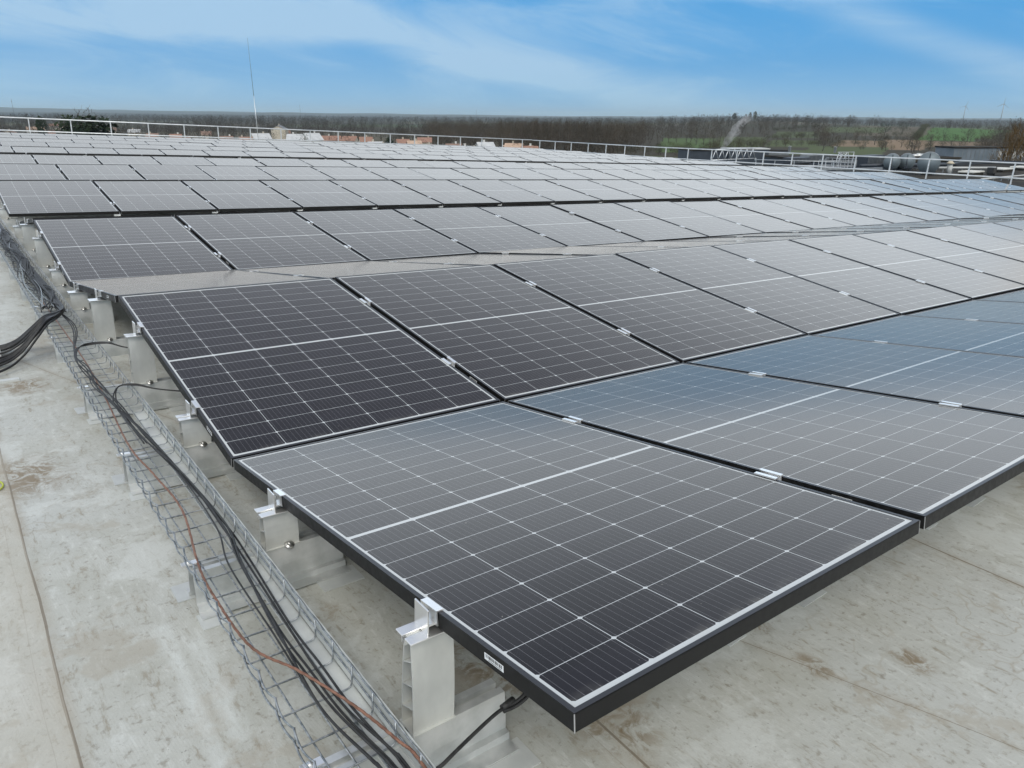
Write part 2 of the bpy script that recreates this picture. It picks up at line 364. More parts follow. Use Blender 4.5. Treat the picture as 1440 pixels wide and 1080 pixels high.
    col = MIX(t, M(t, 'MULTIPLY', st2, .35), col, (.47,.44,.37))
    t.links.new(col, b.inputs['Base Color'])
    t.links.new(M(t, 'ADD', .42, M(t, 'MULTIPLY', mid, .3)), b.inputs['Roughness'])
    bp = nd(t, 'ShaderNodeBump'); bp.inputs['Strength'].default_value = .6; bp.inputs['Distance'].default_value = .006
    t.links.new(M(t, 'ADD', M(t, 'MULTIPLY', mid, 1.2), M(t, 'MULTIPLY', fin, .4)), bp.inputs['Height']); t.links.new(bp.outputs[0], b.inputs['Normal'])
    return m
roof_mat = roof_material()

# ------------------------------------------------------------------ our roof and building (roof frame)
ZR = -.22
RX0, RX1, RY0, RY1 = -9.0, 33.6, -7.0, 42.9
b_ = MB(); b_.box(RX0, RX1, RY0, RY1, ZR-.3, ZR)
tag(b_.build('roof_deck', roof_mat, mw=ROOF), 'pale dirty roof membrane with welded seams under the solar panels', None, kind='structure')
main = thing('warehouse_building', ROOF, 'large warehouse carrying the solar panel roof, seen only by its roof edge', 'building')
clad = mottle(mat('wall_cladding', rough=.5), (.40,.41,.42), (.48,.49,.50), .6, 3)
b_ = MB(); b_.box(RX0, RX1, RY0, RY1, -18, ZR-.304); b_.build('wall', clad, main)
b_ = MB()
b_.box(RX0-.12, RX1+.12, RY1, RY1+.12, ZR-.5, ZR+.10); b_.box(RX1, RX1+.12, RY0, RY1-.002, ZR-.5, ZR+.10)
b_.box(RX0-.12, RX0, RY0, RY1-.002, ZR-.5, ZR+.10); b_.box(RX0-.12, RX1+.12, RY0-.12, RY0, ZR-.5, ZR+.10)
b_.build('parapet', mat('parapet_metal', (.46,.47,.46), .5, .3), main)

# ------------------------------------------------------------------ solar panels
PW, PL, GX = 1.134, 1.722, .0276
TILT = .1371; ct, st_ = math.cos(TILT), math.sin(TILT); ZH = PL*st_
NP = 26
FH = .035
def frame_mesh():
    m = MB(); t = .0018; lip = .0105
    # four channel sides: outer web, top lip, bottom flange
    def side(x0, x1, y0, y1, lipbox, flbox):
        m.box(x0, x1, y0, y1, -FH, -.0004, 0)
        m.box(*lipbox, -.002, 0, 1); m.box(*flbox, -FH, -FH+t, 0)
    side(0, t, 0, PL, (0, lip, lip, PL-lip), (t, .026, .026, PL-.026))
    side(PW-t, PW, 0, PL, (PW-lip, PW, lip, PL-lip), (PW-.026, PW-t, .026, PL-.026))
    side(t, PW-t, 0, t, (0, PW, 0, lip), (t, PW-t, t, .026))
    side(t, PW-t, PL-t, PL, (0, PW, PL-lip, PL), (t, PW-t, PL-.026, PL-t))
    e = .0011
    for x in (0, PW):
        for y in (0, PL):
            m.box(x-e/2-.0002, x+e/2+.0002, y-e/2-.0002, y+e/2+.0002, -FH-.0003, -.0015, 2)
    return m.mesh('frame', [frame_m, frame_top, mitre_m])
def glass_mesh():
    x0, x1, y0, y1 = .004, PW-.004, .004, PL-.004; z1, z0 = -.0022, -.0065
    m = MB(); m.box(x0, x1, y0, y1, z0, z1, 1); m.m[-5] = 0
    me = m.mesh('glass_sheet', [cell_m, back_m])
    uvl = me.uv_layers.new(name='UVMap')
    for l in me.loops:
        co = me.vertices[l.vertex_index].co; uvl.data[l.index].uv = (co.x, co.y)
    return me
def clamp_mesh():     # mid clamp over the gap to the left neighbour, centred on local y = 0
    m = MB(); g = GX/2
    m.box(-GX-.011, -GX+.0015, -.038, .034, .0002, .0042, 0)
    m.box(-.0015, .011, -.030, .042, .0002, .0042, 0)
    m.box(-GX+.0015, -GX+.0045, -.034, .036, -.02, .0040, 0); m.box(-.0045, -.0015, -.034, .036, -.02, .0040, 0)
    m.box(-GX+.0045, -.0045, -.034, .036, -.022, -.019, 0)
    m.disc((-g, 0, -.014), (0,0,1), .0055, .010, 8, 1)
    return m.mesh('clamp', [alu_bright, steel_m])
def sticker_mesh():
    m = MB(); m.box(-.0006, -.0001, 0, .058, -.024, -.011, 0)
    y = .004
    while y < .053:
        wd = random.choice((.0006, .0009, .0014)); m.box(-.0009, -.0006, y, y+wd, -.019, -.0125, 1); y += wd+random.choice((.0007,.0012,.0018))
    m.box(-.0009, -.0006, .006, .046, -.0222, -.0212, 1)
    return m.mesh('sticker', [stick_m, ink_m])
def tab_mesh():
    m = MB(); m.box(-.085, -.012, .004, .034, -FH-.030, -FH-.001, 0); m.box(-.085, -.012, -.018, .004, -FH-.030, -FH-.026, 0)
    return m.mesh('mounting_tab', [alu_dull])
def jbox_mesh():
    m = MB()
    for x in (.3, .567, .83): m.box(x-.03, x+.03, PL/2-.02, PL/2+.02, -.024, -.0068, 0)
    return m.mesh('junction_box', [cable_m])
ME = dict(frame=frame_mesh(), glass=glass_mesh(), clamp=clamp_mesh(), sticker=sticker_mesh(), tab=tab_mesh(), jb=jbox_mesh())
# name, y of the edge nearest the camera, z of the low edge, leaning ('up' = rises away from the camera)
ROWS = [('a', 0, 0, 'down'), ('b', 1.728, 0, 'up'), ('c', 3.545, -.026, 'down'), ('d', 5.267, -.026, 'up'), ('d2', 7.06, -.026, 'down'),
        ('e', 9.60, -.026, 'up'), ('e2', 11.40, -.02, 'down'), ('f', 13.138, -.007, 'up'), ('f2', 14.935, -.007, 'down'), ('g', 16.676, -.012, 'up'),
        ('g2', 19.27, -.012, 'down'), ('h', 21.0, -.012, 'up'), ('h2', 22.80, -.012, 'down'), ('i', 24.54, -.012, 'up'), ('i2', 26.34, -.012, 'down'),
        ('j', 28.08, -.012, 'up'), ('j2', 29.87, -.012, 'down'), ('k', 31.62, -.012, 'up'), ('k2', 33.41, -.012, 'down'), ('l', 35.15, -.012, 'up')]
ROWTXT = {'a': 'the frontmost row', 'b': 'the second row', 'c': 'the narrow strip behind the second row',
 'd': 'the row before the first dark gap', 'e': 'the row after the first dark gap', 'f': 'second row after the first dark gap', 'g': 'the row before the second dark gap',
 'g2': 'the hidden slope edging the second dark gap',
 'h': 'the row after the second dark gap', 'i': 'second row after the second dark gap', 'j': 'third row after the second dark gap',
 'k': 'fourth row after the second dark gap', 'l': 'the farthest row by the guardrail'}
HIDDEN = {'d2', 'e2', 'f2', 'h2', 'i2', 'j2', 'k2'}
cands = []; rest = []
for (rn, y0, zl, lean) in ROWS:
    sgn = 1 if lean == 'up' else -1
    zn = zl if lean == 'up' else zl+ZH
    for i in range(NP):
        X = i*(PW+GX)
        jit = Matrix.Rotation(random.gauss(0, .0024), 4, 'X') @ Matrix.Rotation(random.gauss(0, .0025), 4, 'Y')
        T = ROOF @ Matrix.Translation((X, y0, zn)) @ Matrix.Rotation(sgn*TILT, 4, 'X') @ jit
        pts = [proj_roof((X+a*PW, y0+b*PL*ct, zn+sgn*b*ZH)) for a in (0, 1) for b in (0, 1)]
        ok = [p for p in pts if p]; area = 0
        if len(ok) == 4:
            p = [ok[0], ok[1], ok[3], ok[2]]
            area = abs(sum(p[k][0]*p[(k+1) % 4][1]-p[(k+1) % 4][0]*p[k][1] for k in range(4)))/2
        vis = rn not in HIDDEN and any(-60 < q[0] < 1500 and 0 < q[1] < 1090 for q in ok)
        if vis:
            inx = [min(max(q[0], 0), 1440) for q in ok]; vis = max(inx)-min(inx) > 4 and min(q[1] for q in ok) < 1080
            if rn in ('c', 'g2'): area *= .4
        (cands if vis else rest).append((area, rn, i, T))
cands.sort(key=lambda c: -c[0])
rest += cands[300:]; cands = cands[:300]
cands.sort(key=lambda c: (c[1], c[2]))
count = {}
for area, rn, i, T in cands:
    k = count[rn] = count.get(rn, 0)+1
    o = thing('solar_panel', T, 'black framed solar panel, %s from left in %s' % (ORD[k-1], ROWTXT[rn]), 'solar panel', 'solar panels in long rows on the roof')
    link('frame', ME['frame'], o); link('glass_sheet', ME['glass'], o)
    if rn in ('a', 'b', 'c', 'd'): link('junction_box', ME['jb'], o)
    if i > 0:
        for yy in (.430, PL-.430): link('clamp', ME['clamp'], o).location = (0, yy+random.uniform(-.01, .01), 0)
    if rn in 'abcd' and i < 2:
        link('sticker', ME['sticker'], o).location = (0, .187 if rn in 'ac' else .215, 0)
    if rn in ('e', 'g2') and i > 0: link('mounting_tab', ME['tab'], o)
if rest:     # panels that are hidden, out of frame or beyond the three hundred largest
    vs = []; fs = []; mi = []; uvs = []
    protos = [(ME['frame'], 0), (ME['glass'], 3)]
    m = MB()
    for area, rn, i, T in rest:
        for me, off in protos:
            o0 = len(m.v)
            m.v += [tuple(T @ v.co) for v in me.vertices]
            for p in me.polygons:
                m.f.append(tuple(o0+q for q in p.vertices)); m.m.append(off+p.material_index); m.sm.append(False)
                uvs += [(me.vertices[q].co.x, me.vertices[q].co.y) for q in p.vertices]
    me = m.mesh('solar_panel_field', [frame_m, frame_top, mitre_m, cell_m, back_m])
    ul = me.uv_layers.new(name='UVMap'); ul.data.foreach_set('uv', np.array(uvs, dtype=np.float32).ravel())
    tag(link('solar_panel_field', me), 'remaining solar panels of the far and hidden rows on the roof', 'solar panels', kind='stuff')

# ------------------------------------------------------------------ support posts (column, bracket, clamp, base rail, foot plates, bolt)
ZT = -.10        # top of the base rail
def post_parts(h, tilt, wide):
    """h: underside of the frame above the base rail; local origin on the rail top, x along the row"""
    P = {}
    m = MB(); x0, x1 = -.056, .044; zt = h-.014; yb, yt = .0245, .0125; w_ = .0028
    def yy(z): return yb+(yt-yb)*min(1, (z/zt))
    # skins slightly bellied like the extrusion
    ns = 6; zs = [zt*k/ns for k in range(ns+1)]
    def hw(z):
        t = z/zt; return yb*(1-t)+yt*t+.004*math.sin(math.pi*t)
    for sgn in (-1, 1):
        out = [(sgn*hw(z), z) for z in zs]; inn = [(sgn*(hw(z)-w_), z) for z in zs][::-1]
        poly = out+inn
        if sgn > 0: poly = poly[::-1]
        n = len(poly); vs = [Vector((x0, p[0], p[1])) for p in poly]+[Vector((x1, p[0], p[1])) for p in poly]
        fs = [(k, (k+1) % n, n+(k+1) % n, n+k) for k in range(n)]
        nn = ns+1
        for k in range(ns):
            a, b, c, d = k, k+1, n-2-k, n-1-k
            fs += [(a, d, c, b), (n+a, n+b, n+c, n+d)]
        m.add(vs, fs, 0)
    nweb = 3 if h > .2 else 1
    for k in range(1, nweb+1):
        z = zt*k/(nweb+1); q = hw(z)-w_-.0001
        m.prism([(-q, z+.008), (q, z-.008), (q, z-.0105), (-q, z+.0055)], 0, x0+.0005, x1-.0005)
    m.box(x0, x1, -yt-.001, yt+.001, zt, zt+.0028)
    m.box(x0-.002, x1+.002, -yb-.006, yb+.006, .0002, .003)
    P['column'] = (m, [post_m])
    m = MB(); zf = zt+.003       # split top flange
    m.box(x0-.009, x1, -.031, -.005, zf, zf+.0035, bev=.0006); m.box(x0-.009, x1, .005, .031, zf, zf+.0035, bev=.0006)
    m.box(x0-.009, x1, -.0075, -.005, zf-.012, zf-.0001); m.box(x0-.009, x1, .005, .0075, zf-.012, zf-.0001)
    P['top_flange'] = (m, [alu_bright])
    if wide:                     # end post: upright plate and end clamp gripping the panel's edge
        m = MB(); m.box(-.0245, -.0210, -.026, .026, zf+.0036, zf+.062, bev=.0006)
        P['bracket_plate'] = (m, [alu_bright])
        R = Matrix.Translation((0, 0, h)) @ Matrix.Rotation(tilt, 4, 'X')
        m = MB(); m.box(-.0015, .0125, -.031, .031, FH+.0004, FH+.0042, 0, R, .0006)
        m.box(-.0045, -.0016, -.031, .031, .006, FH+.0042, 0, R)
        m.box(-.0208, -.0046, -.022, .022, .006, .010, 0, R)
        m.disc((-.0120, 0, h+.018), (0, 0, 1), .0034, .030, 8, 1); m.disc((-.0120, 0, h+.030), (0, 0, 1), .0052, .006, 6, 1)
        P['end_clamp'] = (m, [alu_bright, steel_m])
    # base rail: hat profile with a slotted top, running along the row
    m = MB(); r0, r1 = -.262, .178; H = -ZT+ZR  # rail height below origin (negative)
    b = H+.0045
    prof = lambda s: [(s*.008, 0), (s*.026, 0), (s*.034, -.055), (s*.036, b+.022), (s*.050, b+.020), (s*.052, b+.003), (s*.088, b+.003), (s*.088, b),
                      (s*.049, b), (s*.047, b+.017), (s*.033, b+.019), (s*.031, -.055), (s*.024, -.003), (s*.011, -.003), (s*.011, -.016), (s*.008, -.016)]
    for sgn in (-1, 1):
        pp = prof(sgn)
        n = len(pp); vs = [Vector((r0, p[0], p[1])) for p in pp]+[Vector((r1, p[0], p[1])) for p in pp]
        fs = [((k+1) % n, k, n+k, n+(k+1) % n) if sgn > 0 else (k, (k+1) % n, n+(k+1) % n, n+k) for k in range(n)]
        pairs = [(0,1,12,13),(1,2,11,12),(2,3,10,11),(3,4,9,10),(4,5,8,9),(5,6,7,8),(13,14,15,0)]
        for q in pairs: fs += [q, tuple(n+i for i in q[::-1])]
        m.add(vs, fs, 0)
    m.box(r0+.001, r1-.001, -.0079, .0079, -.0160, -.0135)
    P['base_rail'] = (m, [alu_dull])
    for pn, (a0, a1, c0, c1) in enumerate(((r0-.034, r0+.03, .035, .125), (r0-.01, r0+.07, -.13, -.055), (r1-.11, r1+.02, -.142, -.055), (r1-.06, r1+.045, .04, .12))):
        m = MB()
        q = random.uniform(-.04, .04)
        R = Matrix.Translation(((a0+a1)/2, (c0+c1)/2, 0)) @ Matrix.Rotation(q, 4, 'Z')
        m.box(-(a1-a0)/2, (a1-a0)/2, -(c1-c0)/2, (c1-c0)/2, H+.0004, H+.0035, 0, R)
        P['foot_plate.%d' % pn] = (m, [strip_m])
    m = MB(); m.disc((.010, -.034, .006), (.1, -.5, 1), .015, .003, 16); m.disc((.010, -.0345, .010), (.1, -.5, 1), .0065, .008, 6)
    P['bolt'] = (m, [steel_m])
    return P
PROTO = {}
def post_kind(hi, lean, wide):
    k = (hi, lean, wide)
    if k not in PROTO:
        zc_ = (ZH*.75 if hi else ZH*.25); h = zc_-FH*ct-ZT
        PROTO[k] = [(n.split('.')[0], m.mesh(n.split('.')[0], ms)) for n, (m, ms) in post_parts(h, TILT if lean == 'up' else -TILT, wide).items()]
    return PROTO[k]
ROWNO = {'a': 'front', 'b': 'second', 'c': 'third', 'd': 'fourth', 'd2': 'fifth', 'e': 'sixth', 'e2': 'seventh', 'f': 'eighth'}
for (rn, y0, zl, lean) in ROWS:
    if y0 > 30: break
    for hi in (0, 1):
        f = .75 if (hi == (lean == 'up')) else .25     # fraction away from the near edge
        yp = y0+f*PL*ct
        for j in range(0, 4 if rn in 'ab' else (2 if rn in 'cd' else 1)):
            X = j*(PW+GX)-(GX/2 if j else 0)
            o = thing('support_post', ROOF @ Matrix.Translation((X, yp, ZT+zl)), None, 'support post', 'aluminium posts holding up the solar panels')
            for n, me in post_kind(hi, lean, j == 0):
                if not (n == 'bolt' and rn == 'a' and hi): link(n, me, o)
            side = 'tall' if hi else 'short'
            if j == 0:
                lab = {('a',1): 'nearest tall aluminium post under the bottom corner of the front panel', ('a',0): 'short aluminium post beside the cable tray under the front panel',
                       ('b',0): 'short aluminium post beside the tray under the second panel', ('b',1): 'tall aluminium post under the top left end of the second panel'}.get((rn, hi))
                if not lab: lab = '%s aluminium post at the tray end of the %s slope of panels' % (side, ROWNO.get(rn, 'far'))
                if rn not in ROWNO: lab = '%s aluminium post at the left end of distant panel row %s' % (side, rn)
            else: lab = '%s aluminium post below joint %d of the %s slope of panels' % (side, j, ROWNO[rn])
            o['label'] = lab

# ------------------------------------------------------------------ cable tray
TX0, TX1 = -.268, -.098; TZ0, TZ1 = ZT+.004, ZT+.060
tray = thing('cable_tray', ROOF, 'galvanised wire mesh cable tray running along the ends of the panel rows', 'cable tray')
TYA, TYB = -.9, 16.0
m = MB(); wr = .0021
step = .1
y = TYA; k = 0
rr = .012
while y < TYB:
    if y < 9 or True:
        pth = [(TX0, y, TZ1), (TX0, y, TZ0+rr), (TX0+rr*.3, y, TZ0+rr*.3), (TX0+rr, y, TZ0), (TX1-rr, y, TZ0), (TX1-rr*.3, y, TZ0+rr*.3), (TX1, y, TZ0+rr), (TX1, y, TZ1)]
        m.tube(pth, wr, 5 if y < 4 else 4)
    y += step; k += 1
RUNGV = [(v, i) for i, v in enumerate(m.v)]
runs = [0]
def longwire(x, z, amp=0, ax=0, ampx=0):
    pts = []; y = TYA
    while y <= TYB:
        s = (y-TYA)/step*math.pi
        dz = amp*abs(math.sin(s)) if amp else 0
        pts.append((x+ampx*abs(math.sin(s)), y, z-dz)); y += step/(6 if amp and y < 5 else (3 if amp else 1))
    m.tube(pts, wr*1.05, 5)
    runs.append(len(m.v)-len(pts)*5)
longwire(TX0-.002, TZ1, .010, 0, -.004); longwire(TX1+.002, TZ1, .010, 0, .004)
longwire(TX0-.003, TZ0+.026, .006, 0, -.003); longwire(TX1+.003, TZ0+.028)
for q in (.22, .5, .78): longwire(TX0+(TX1-TX0)*q, TZ0-.004)
# welds: every rung is fused to the floor wires (one basket, one mesh)
A = np.array(m.v); nr = runs[0] if runs[0] else None
RV = A[:len(RUNGV)]
bounds = runs[1:]+[len(A)]
def weld(i0, i1, j0, j1):
    P = A[i0:i1]; Q = A[j0:j1]
    d = ((P[:, None, :]-Q[None])**2).sum(2); a, b = np.unravel_index(d.argmin(), d.shape)
    a += i0; b += j0; m.f.append((int(a), int(b), int(b)+1 if b+1 < j1 else int(b)-1)); m.m.append(0); m.sm.append(True)
cnt5 = []; q = 0; y = TYA
while y < TYB:
    n_ = 8*(5 if y < 4 else 4); cnt5.append((q, q+n_, y)); q += n_; y += step
fl = bounds[5]; fl1 = bounds[6] if len(bounds) > 6 else len(A)
for (i0, i1, y) in cnt5:
    kk = int(round((y-TYA)/step)); lo = max(fl, fl+5*(kk-1)); hi_ = min(fl1, fl+5*(kk+2)); 
    if hi_-lo < 6: lo = hi_-10
    weld(i0, i1, lo, hi_)
for r_ in range(len(bounds)-1):
    if bounds[r_] != fl: weld(cnt5[3][0], cnt5[3][1], bounds[r_], min(bounds[r_]+5*30, bounds[r_+1]))
m.build('wire_basket', galv, tray)
m = MB()    # pale profile strip standing inside the right-hand side
m.box(TX1+.0075, TX1+.0095, -.9, 2.62, TZ0-.002, TZ1-.004); m.box(TX1-.040, TX1+.0074, -.9, 2.62, TZ0-.0095, TZ0-.0075)
m.build('side_profile', strip_m, tray)
for y in (.44, 1.29, 2.16, 3.03, 3.99, 4.83):
    m = MB(); m.box(TX0-.014, TX0+.03, y-.010, y+.010, TZ0+.006, TZ0+.010); m.disc((TX0+.004, y, TZ0+.012), (0, 0, 1), .007, .0061, 6); m.build('tray_clip', alu_bright, tray)

# cables: smooth paths through measured points of the roof frame
def smooth(P, n=8, wob=.0):
    P = [Vector(p) for p in P]; out = []
    for i in range(len(P)-1):
        p0, p1, p2, p3 = P[max(i-1, 0)], P[i], P[i+1], P[min(i+2, len(P)-1)]
        for k in range(n):
            t = k/n
            out.append(.5*((2*p1)+(p2-p0)*t+(2*p0-5*p1+4*p2-p3)*t*t+(3*p1-p0-3*p2+p3)*t**3))
    return out+[P[-1]]
def cable(name, P, r, mt, label, cat, group=None, n=7, sm=8):
    o = MB().tube(smooth(P, sm), r, n).build(name, mt, mw=ROOF); return tag(o, label, cat, group)
BASEX = [(-.9,-.085),(.1,-.118),(.34,-.128),(.38,-.132),(.535,-.152),(.69,-.152),(.876,-.148),(1.21,-.132),(1.433,-.116),(1.85,-.126),(2.32,-.160),(2.7,-.180),(3.0,-.200)]
g_c = 'black cables lying in the wire tray'
cl = ['black cable lying nearest the pale side of the wire tray', 'black cable in the middle of the tray bundle', 'slack black cable on the outer side of the tray bundle',
      'black cable crossing over the others in the tray', 'thin black cable leaving the bundle towards the tray middle', 'black cable hugging the tray floor under the bundle']
for c in range(6):
    off = [0.006, -.004, -.020, .011, -.030, -.011][c]; ph = c*1.7; P = []
    for (y, x) in BASEX:
        s = .008*math.sin(y*3.1+ph)+.005*math.sin(y*7.3+ph*2)
        sp = 1 if y < 1.3 else .45
        P.append((min(x+off*sp*1.15+s, TX1-.012), y, TZ0+.008+.006*(c % 3)+.004*math.sin(y*5+ph)))
    P.append(((-.222, -.215)[c % 2]+.004*c, 3.15+.03*c, TZ0+.02))
    if c < 3:     # loop out under the panels at the tall post
        P += [(-.235, 3.30+.03*c, TZ0+.04), (-.215, 3.46+.02*c, -.038), (-.16, 3.56, -.030-.004*c), (-.06, 3.56-.01*c, -.035), (.03, 3.45, -.05), (.30, 3.4, -.09)]
    else:
        P += [(-.21, 3.6, TZ0+.01), (-.17+.01*c, 4.2, TZ0+.01), (-.16, 4.9, TZ0+.012), (-.18+.01*c, 6.4, TZ0+.02), (-.17, 9, TZ0+.02), (-.18, 15.5, TZ0+.02)]
    cable('cable', P, .0030 if c != 4 else .0025, cable_m, cl[c], 'cable', g_c)
# second pair looping out at the short post
for c in range(2):
    P = [(-.17-.01*c, 2.2, TZ0+.018), (-.185, 2.45, TZ0+.02), (-.195+.012*c, 2.68, TZ0+.035), (-.15, 2.80, -.036), (-.08, 2.80-.02*c, -.036), (.0, 2.72, -.05), (.2, 2.65, -.085)]
    cable('cable', P, .0030, cable_m, ('black cable curling out of the tray to the second short post', 'twin black cable beside the one curling to the second short post')[c], 'cable', g_c)
# copper earth wire
P = [(-.11,.1,-.062),(-.099,.303,-.055),(-.109,.369,-.055),(-.136,.503,-.058),(-.188,.682,-.066),(-.240,.843,-.085),(-.250,1.067,-.088),(-.243,1.26,-.088),(-.196,1.616,-.088),(-.209,1.932,-.088),(-.227,2.236,-.088),(-.20,2.9,-.088),(-.186,3.638,-.088),(-.2,5,-.088)]
sp = smooth(P, 14); o = MB()
for k in range(3):
    q = []
    for i, p in enumerate(sp):
        a = i*.9+k*2.094; q.append(p+Vector((math.cos(a), 0, math.sin(a)))*.0017)
    o.tube(q, .0021, 5)
tag(o.build('copper_wire', copper_m, mw=ROOF), 'stranded bare copper wire winding along the wire tray', 'wire')
# thick bundle leaving to the left over the roof
for c in range(20):
    a = random.uniform(-1, 1); b = random.uniform(0, 1); z = -.2+.012*b+.006
    P = [(-.15+.03*a, 9.5, TZ0+.02+.02*b), (-.17+.04*a, 7.2, TZ0+.02+.02*b), (-.16+.03*a, 6.0, TZ0+.02+.02*b), (-.14+.025*a, 5.35, TZ0+.015+.02*b), (-.14+.02*a, 4.75+.03*a, TZ0+.02+.02*b), (-.15+.015*a, 4.45+.04*a, -.055+.02*b), (-.20+.012*a, 4.28+.05*a, -.044+.022*b),
         (-.268, 4.14+.07*a, -.033+.022*b), (-.34, 4.10+.12*a, -.09+.02*b), (-.42, 4.10+.19*a, z+.035), (-.52, 4.08+.26*a, z), (-.75, 4.0+.36*a, z), (-1.3, 3.8+.5*a, z)]
    cable('cable', P, .0066, cable_m, 'black cable in the thick bundle leaving the tray across the roof', 'cable', 'thick cable bundle leaving the tray', 6)
# loose tangle in the far part of the tray
for c in range(16):
    P = []; y = 4.6
    while y < 15.5:
        P.append((random.uniform(TX0+.012, TX1-.012), y, TZ0+random.uniform(.006, .055))); y += random.uniform(.35, .7)
    cable('cable', P, .0034, [cable_m, galv][c % 4 == 0], 'cable in the loose tangle filling the far part of the wire tray', 'cable', 'tangled cables in the far tray', 5, 5)
# black lead with connector near the big post
pc = cable('panel_lead', [(.34,.42,-.045),(.20,.352,-.078),(.116,.343,-.083),(.033,.322,-.086),(-.044,.300,-.090),(-.081,.290,-.10),(-.10,.20,-.115),(-.09,.05,-.13)], .0042, cable_m, 'thick black lead with plug running from under the front panel to the tray', 'cable')
MB().tube([(.165,.352,-.080), (.13,.346,-.081)], .0075, 8).build('connector', cable_m, pc)
MB().tube(smooth([(.34,.40,-.05),(.20,.345,-.084),(.13,.34,-.086)]), .0042, 7).build('second_lead', cable_m, pc)
# yellow-green offcut on the roof at the left, yellow string under the panels
P = [(-.665+.035*math.cos(a), 2.40+.05*math.sin(a), ZR+.006) for a in [x*.35 for x in range(-3, 12)]]
cable('earth_wire_offcut', P, .0035, yel_m, 'curl of yellow green wire lying on the roof at the left edge', 'wire', sm=3)
cable('string', [(.50,3.55,ZR+.05),(.489,3.454,ZR+.02),(.457,3.112,ZR+.01),(.43,2.8,ZR+.004)], .0016, mat('yellow_string', (.55,.5,.12), .6), 'thin yellow string beneath the second row of panels', 'string', n=5)
# L-shaped offcut trays at the left edge
m = MB(); m.box(-.86, -.50, 4.30-.1, 4.34-.1, ZR, ZR+.045); m.box(-.86, -.50, 4.0, 4.20, ZR, ZR+.004); m.box(-.86, -.46, 3.70, 3.735, ZR, ZR+.01)
tag(m.build('metal_profile', strip_m, mw=ROOF), 'flat pale metal profile lying on the roof beneath the cable bundle', 'metal profile')

# ------------------------------------------------------------------ guardrail
gr = thing('guardrail', ROOF, 'pale metal guardrail with top and lower rail along the far roof edges', 'guardrail')
YR, XR = 41.5, 33.0
def ztop_x(x): return .775-.0035*x
def ztop_y(y): return .645+max(0, (30-y))*.0085
posts = [(3.46+1.69*k, YR) for k in range(-5, 18)]
for k in range(28): posts.append((XR, YR-.9-1.62*k))
pm = MB().box(-.022, .022, -.022, .022, ZR, .66).mesh('post', [rail_m])
for (x, y) in posts:
    if x > XR+.01 or y < -3: continue
    zt = ztop_x(x) if y == YR else ztop_y(y)
    o = link('post', MB().box(x-.022, x+.022, y-.022, y+.022, ZR, zt-.02).mesh('post', [rail_m]), gr)
def railrun(f):
    m = MB(); m.tube([(-5.5, YR, f(ztop_x(-5.5))), (XR, YR, f(ztop_x(XR)))], .028, 8)
    ys = [YR-.05, 30, 20, 10, 0, -3]
    m.tube([(XR, y, f(ztop_y(y))) for y in ys], .028, 8); return m
railrun(lambda z: z).build('top_rail', rail_m, gr)
railrun(lambda z: z-.56).build('lower_rail', rail_m, gr)

# lightning rod
base = ROOF @ Vector((14.3, 42.3, ZR))
rod = thing('lightning_rod', Matrix.Translation(base), 'tall thin lightning rod standing at the far roof edge against the sky', 'lightning rod')
MB().tube([(0, 0, .1), (0, 0, 2.6)], .017, 8, r2=.014).build('mast', rail_m, rod)
MB().tube([(0, 0, 2.55), (-.02, 0, 5.45)], .012, 6, r2=.006).build('rod_tip', mat('rod_dark', (.16,.17,.19), .5, .5), rod)
MB().box(-.18, .18, -.18, .18, 0, .12, bev=.02).build('foot', mat('concrete_foot', (.3,.3,.29), .8), rod)

# ================================================================== landscape (level world frame, ground at z = 0)
T3 = Matrix.Translation
def hnoise(x, y):
    return (np.sin(x*.00071+1.3)*np.cos(y*.00093+.4)+.6*np.sin(x*.0019+y*.0013+2.)+.4*np.sin(y*.0031-x*.0021))*.5
def ground_h(x, y):
    x = np.asarray(x, float); y = np.asarray(y, float)
    d = np.hypot(x, y); az_ = np.degrees(np.arctan2(x, y)) - math.degrees(YAW)
    k = np.clip((d-1500)/7000, 0, 1)**1.4
    hills = k*(24+22*hnoise(x, y)) + np.clip((d-8000)/5000, 0, 1)*np.clip(-az_, 0, 40)*1.5
    hills += np.clip((d-9000)/5000, 0, 1)*26*(.6+.4*hnoise(x*2.3+500, y*1.9))
    # low rise carrying the wood on the right of the centre
    hills += 13*np.exp(-(((az_-17)/7.)**2))*np.exp(-(((d-1750)/520.)**2))
    hills += 7*np.exp(-(((az_-27)/8.)**2))*np.exp(-(((d-1250)/300.)**2))
    return np.where(d < 700, 0, hills)
def gz(x, y): return float(ground_h(x, y))
# fields: polygons given by two azimuth columns of the photo and two distances
FIELDS = [((1288,1372),(560,930),'g'),((1200,1300),(640,980),'b'),((1168,1300),(380,520),'t'),((1300,1400),(430,540),'t2'),((1130,1240),(300,420),'g2'),((1078,1150),(430,560),'g2'),((1085,1150),(620,800),'g2'),
          ((1072,1150),(900,1400),'p'),((925,1000),(380,640),'g3'),((930,1010),(230,330),'g2'),((1000,1085),(300,400),'g2'),((1005,1072),(470,700),'g2'),((1372,1420),(620,900),'g'),((860,925),(260,340),'g2'),
          ((1240,1300),(470,560),'t'),((870,1060),(1700,2300),'p'),((560,700),(1800,2400),'p'),((1380,1440),(1200,1700),'p'),((1150,1240),(700,860),'g2'),((1085,1160),(250,380),'g2')]
def fscale(u): return 1.12+.26*min(1, max(0, (u-1000)/150))
FIELDS = [((a, b), (c*fscale(a), d*fscale(a)*(1.12 if k == 'g' else 1)), k) for (a, b), (c, d), k in FIELDS if k != 'p' or a < 1000]+[((1098,1150),(1500,1900),'p'),((1380,1440),(1500,1900),'p')]
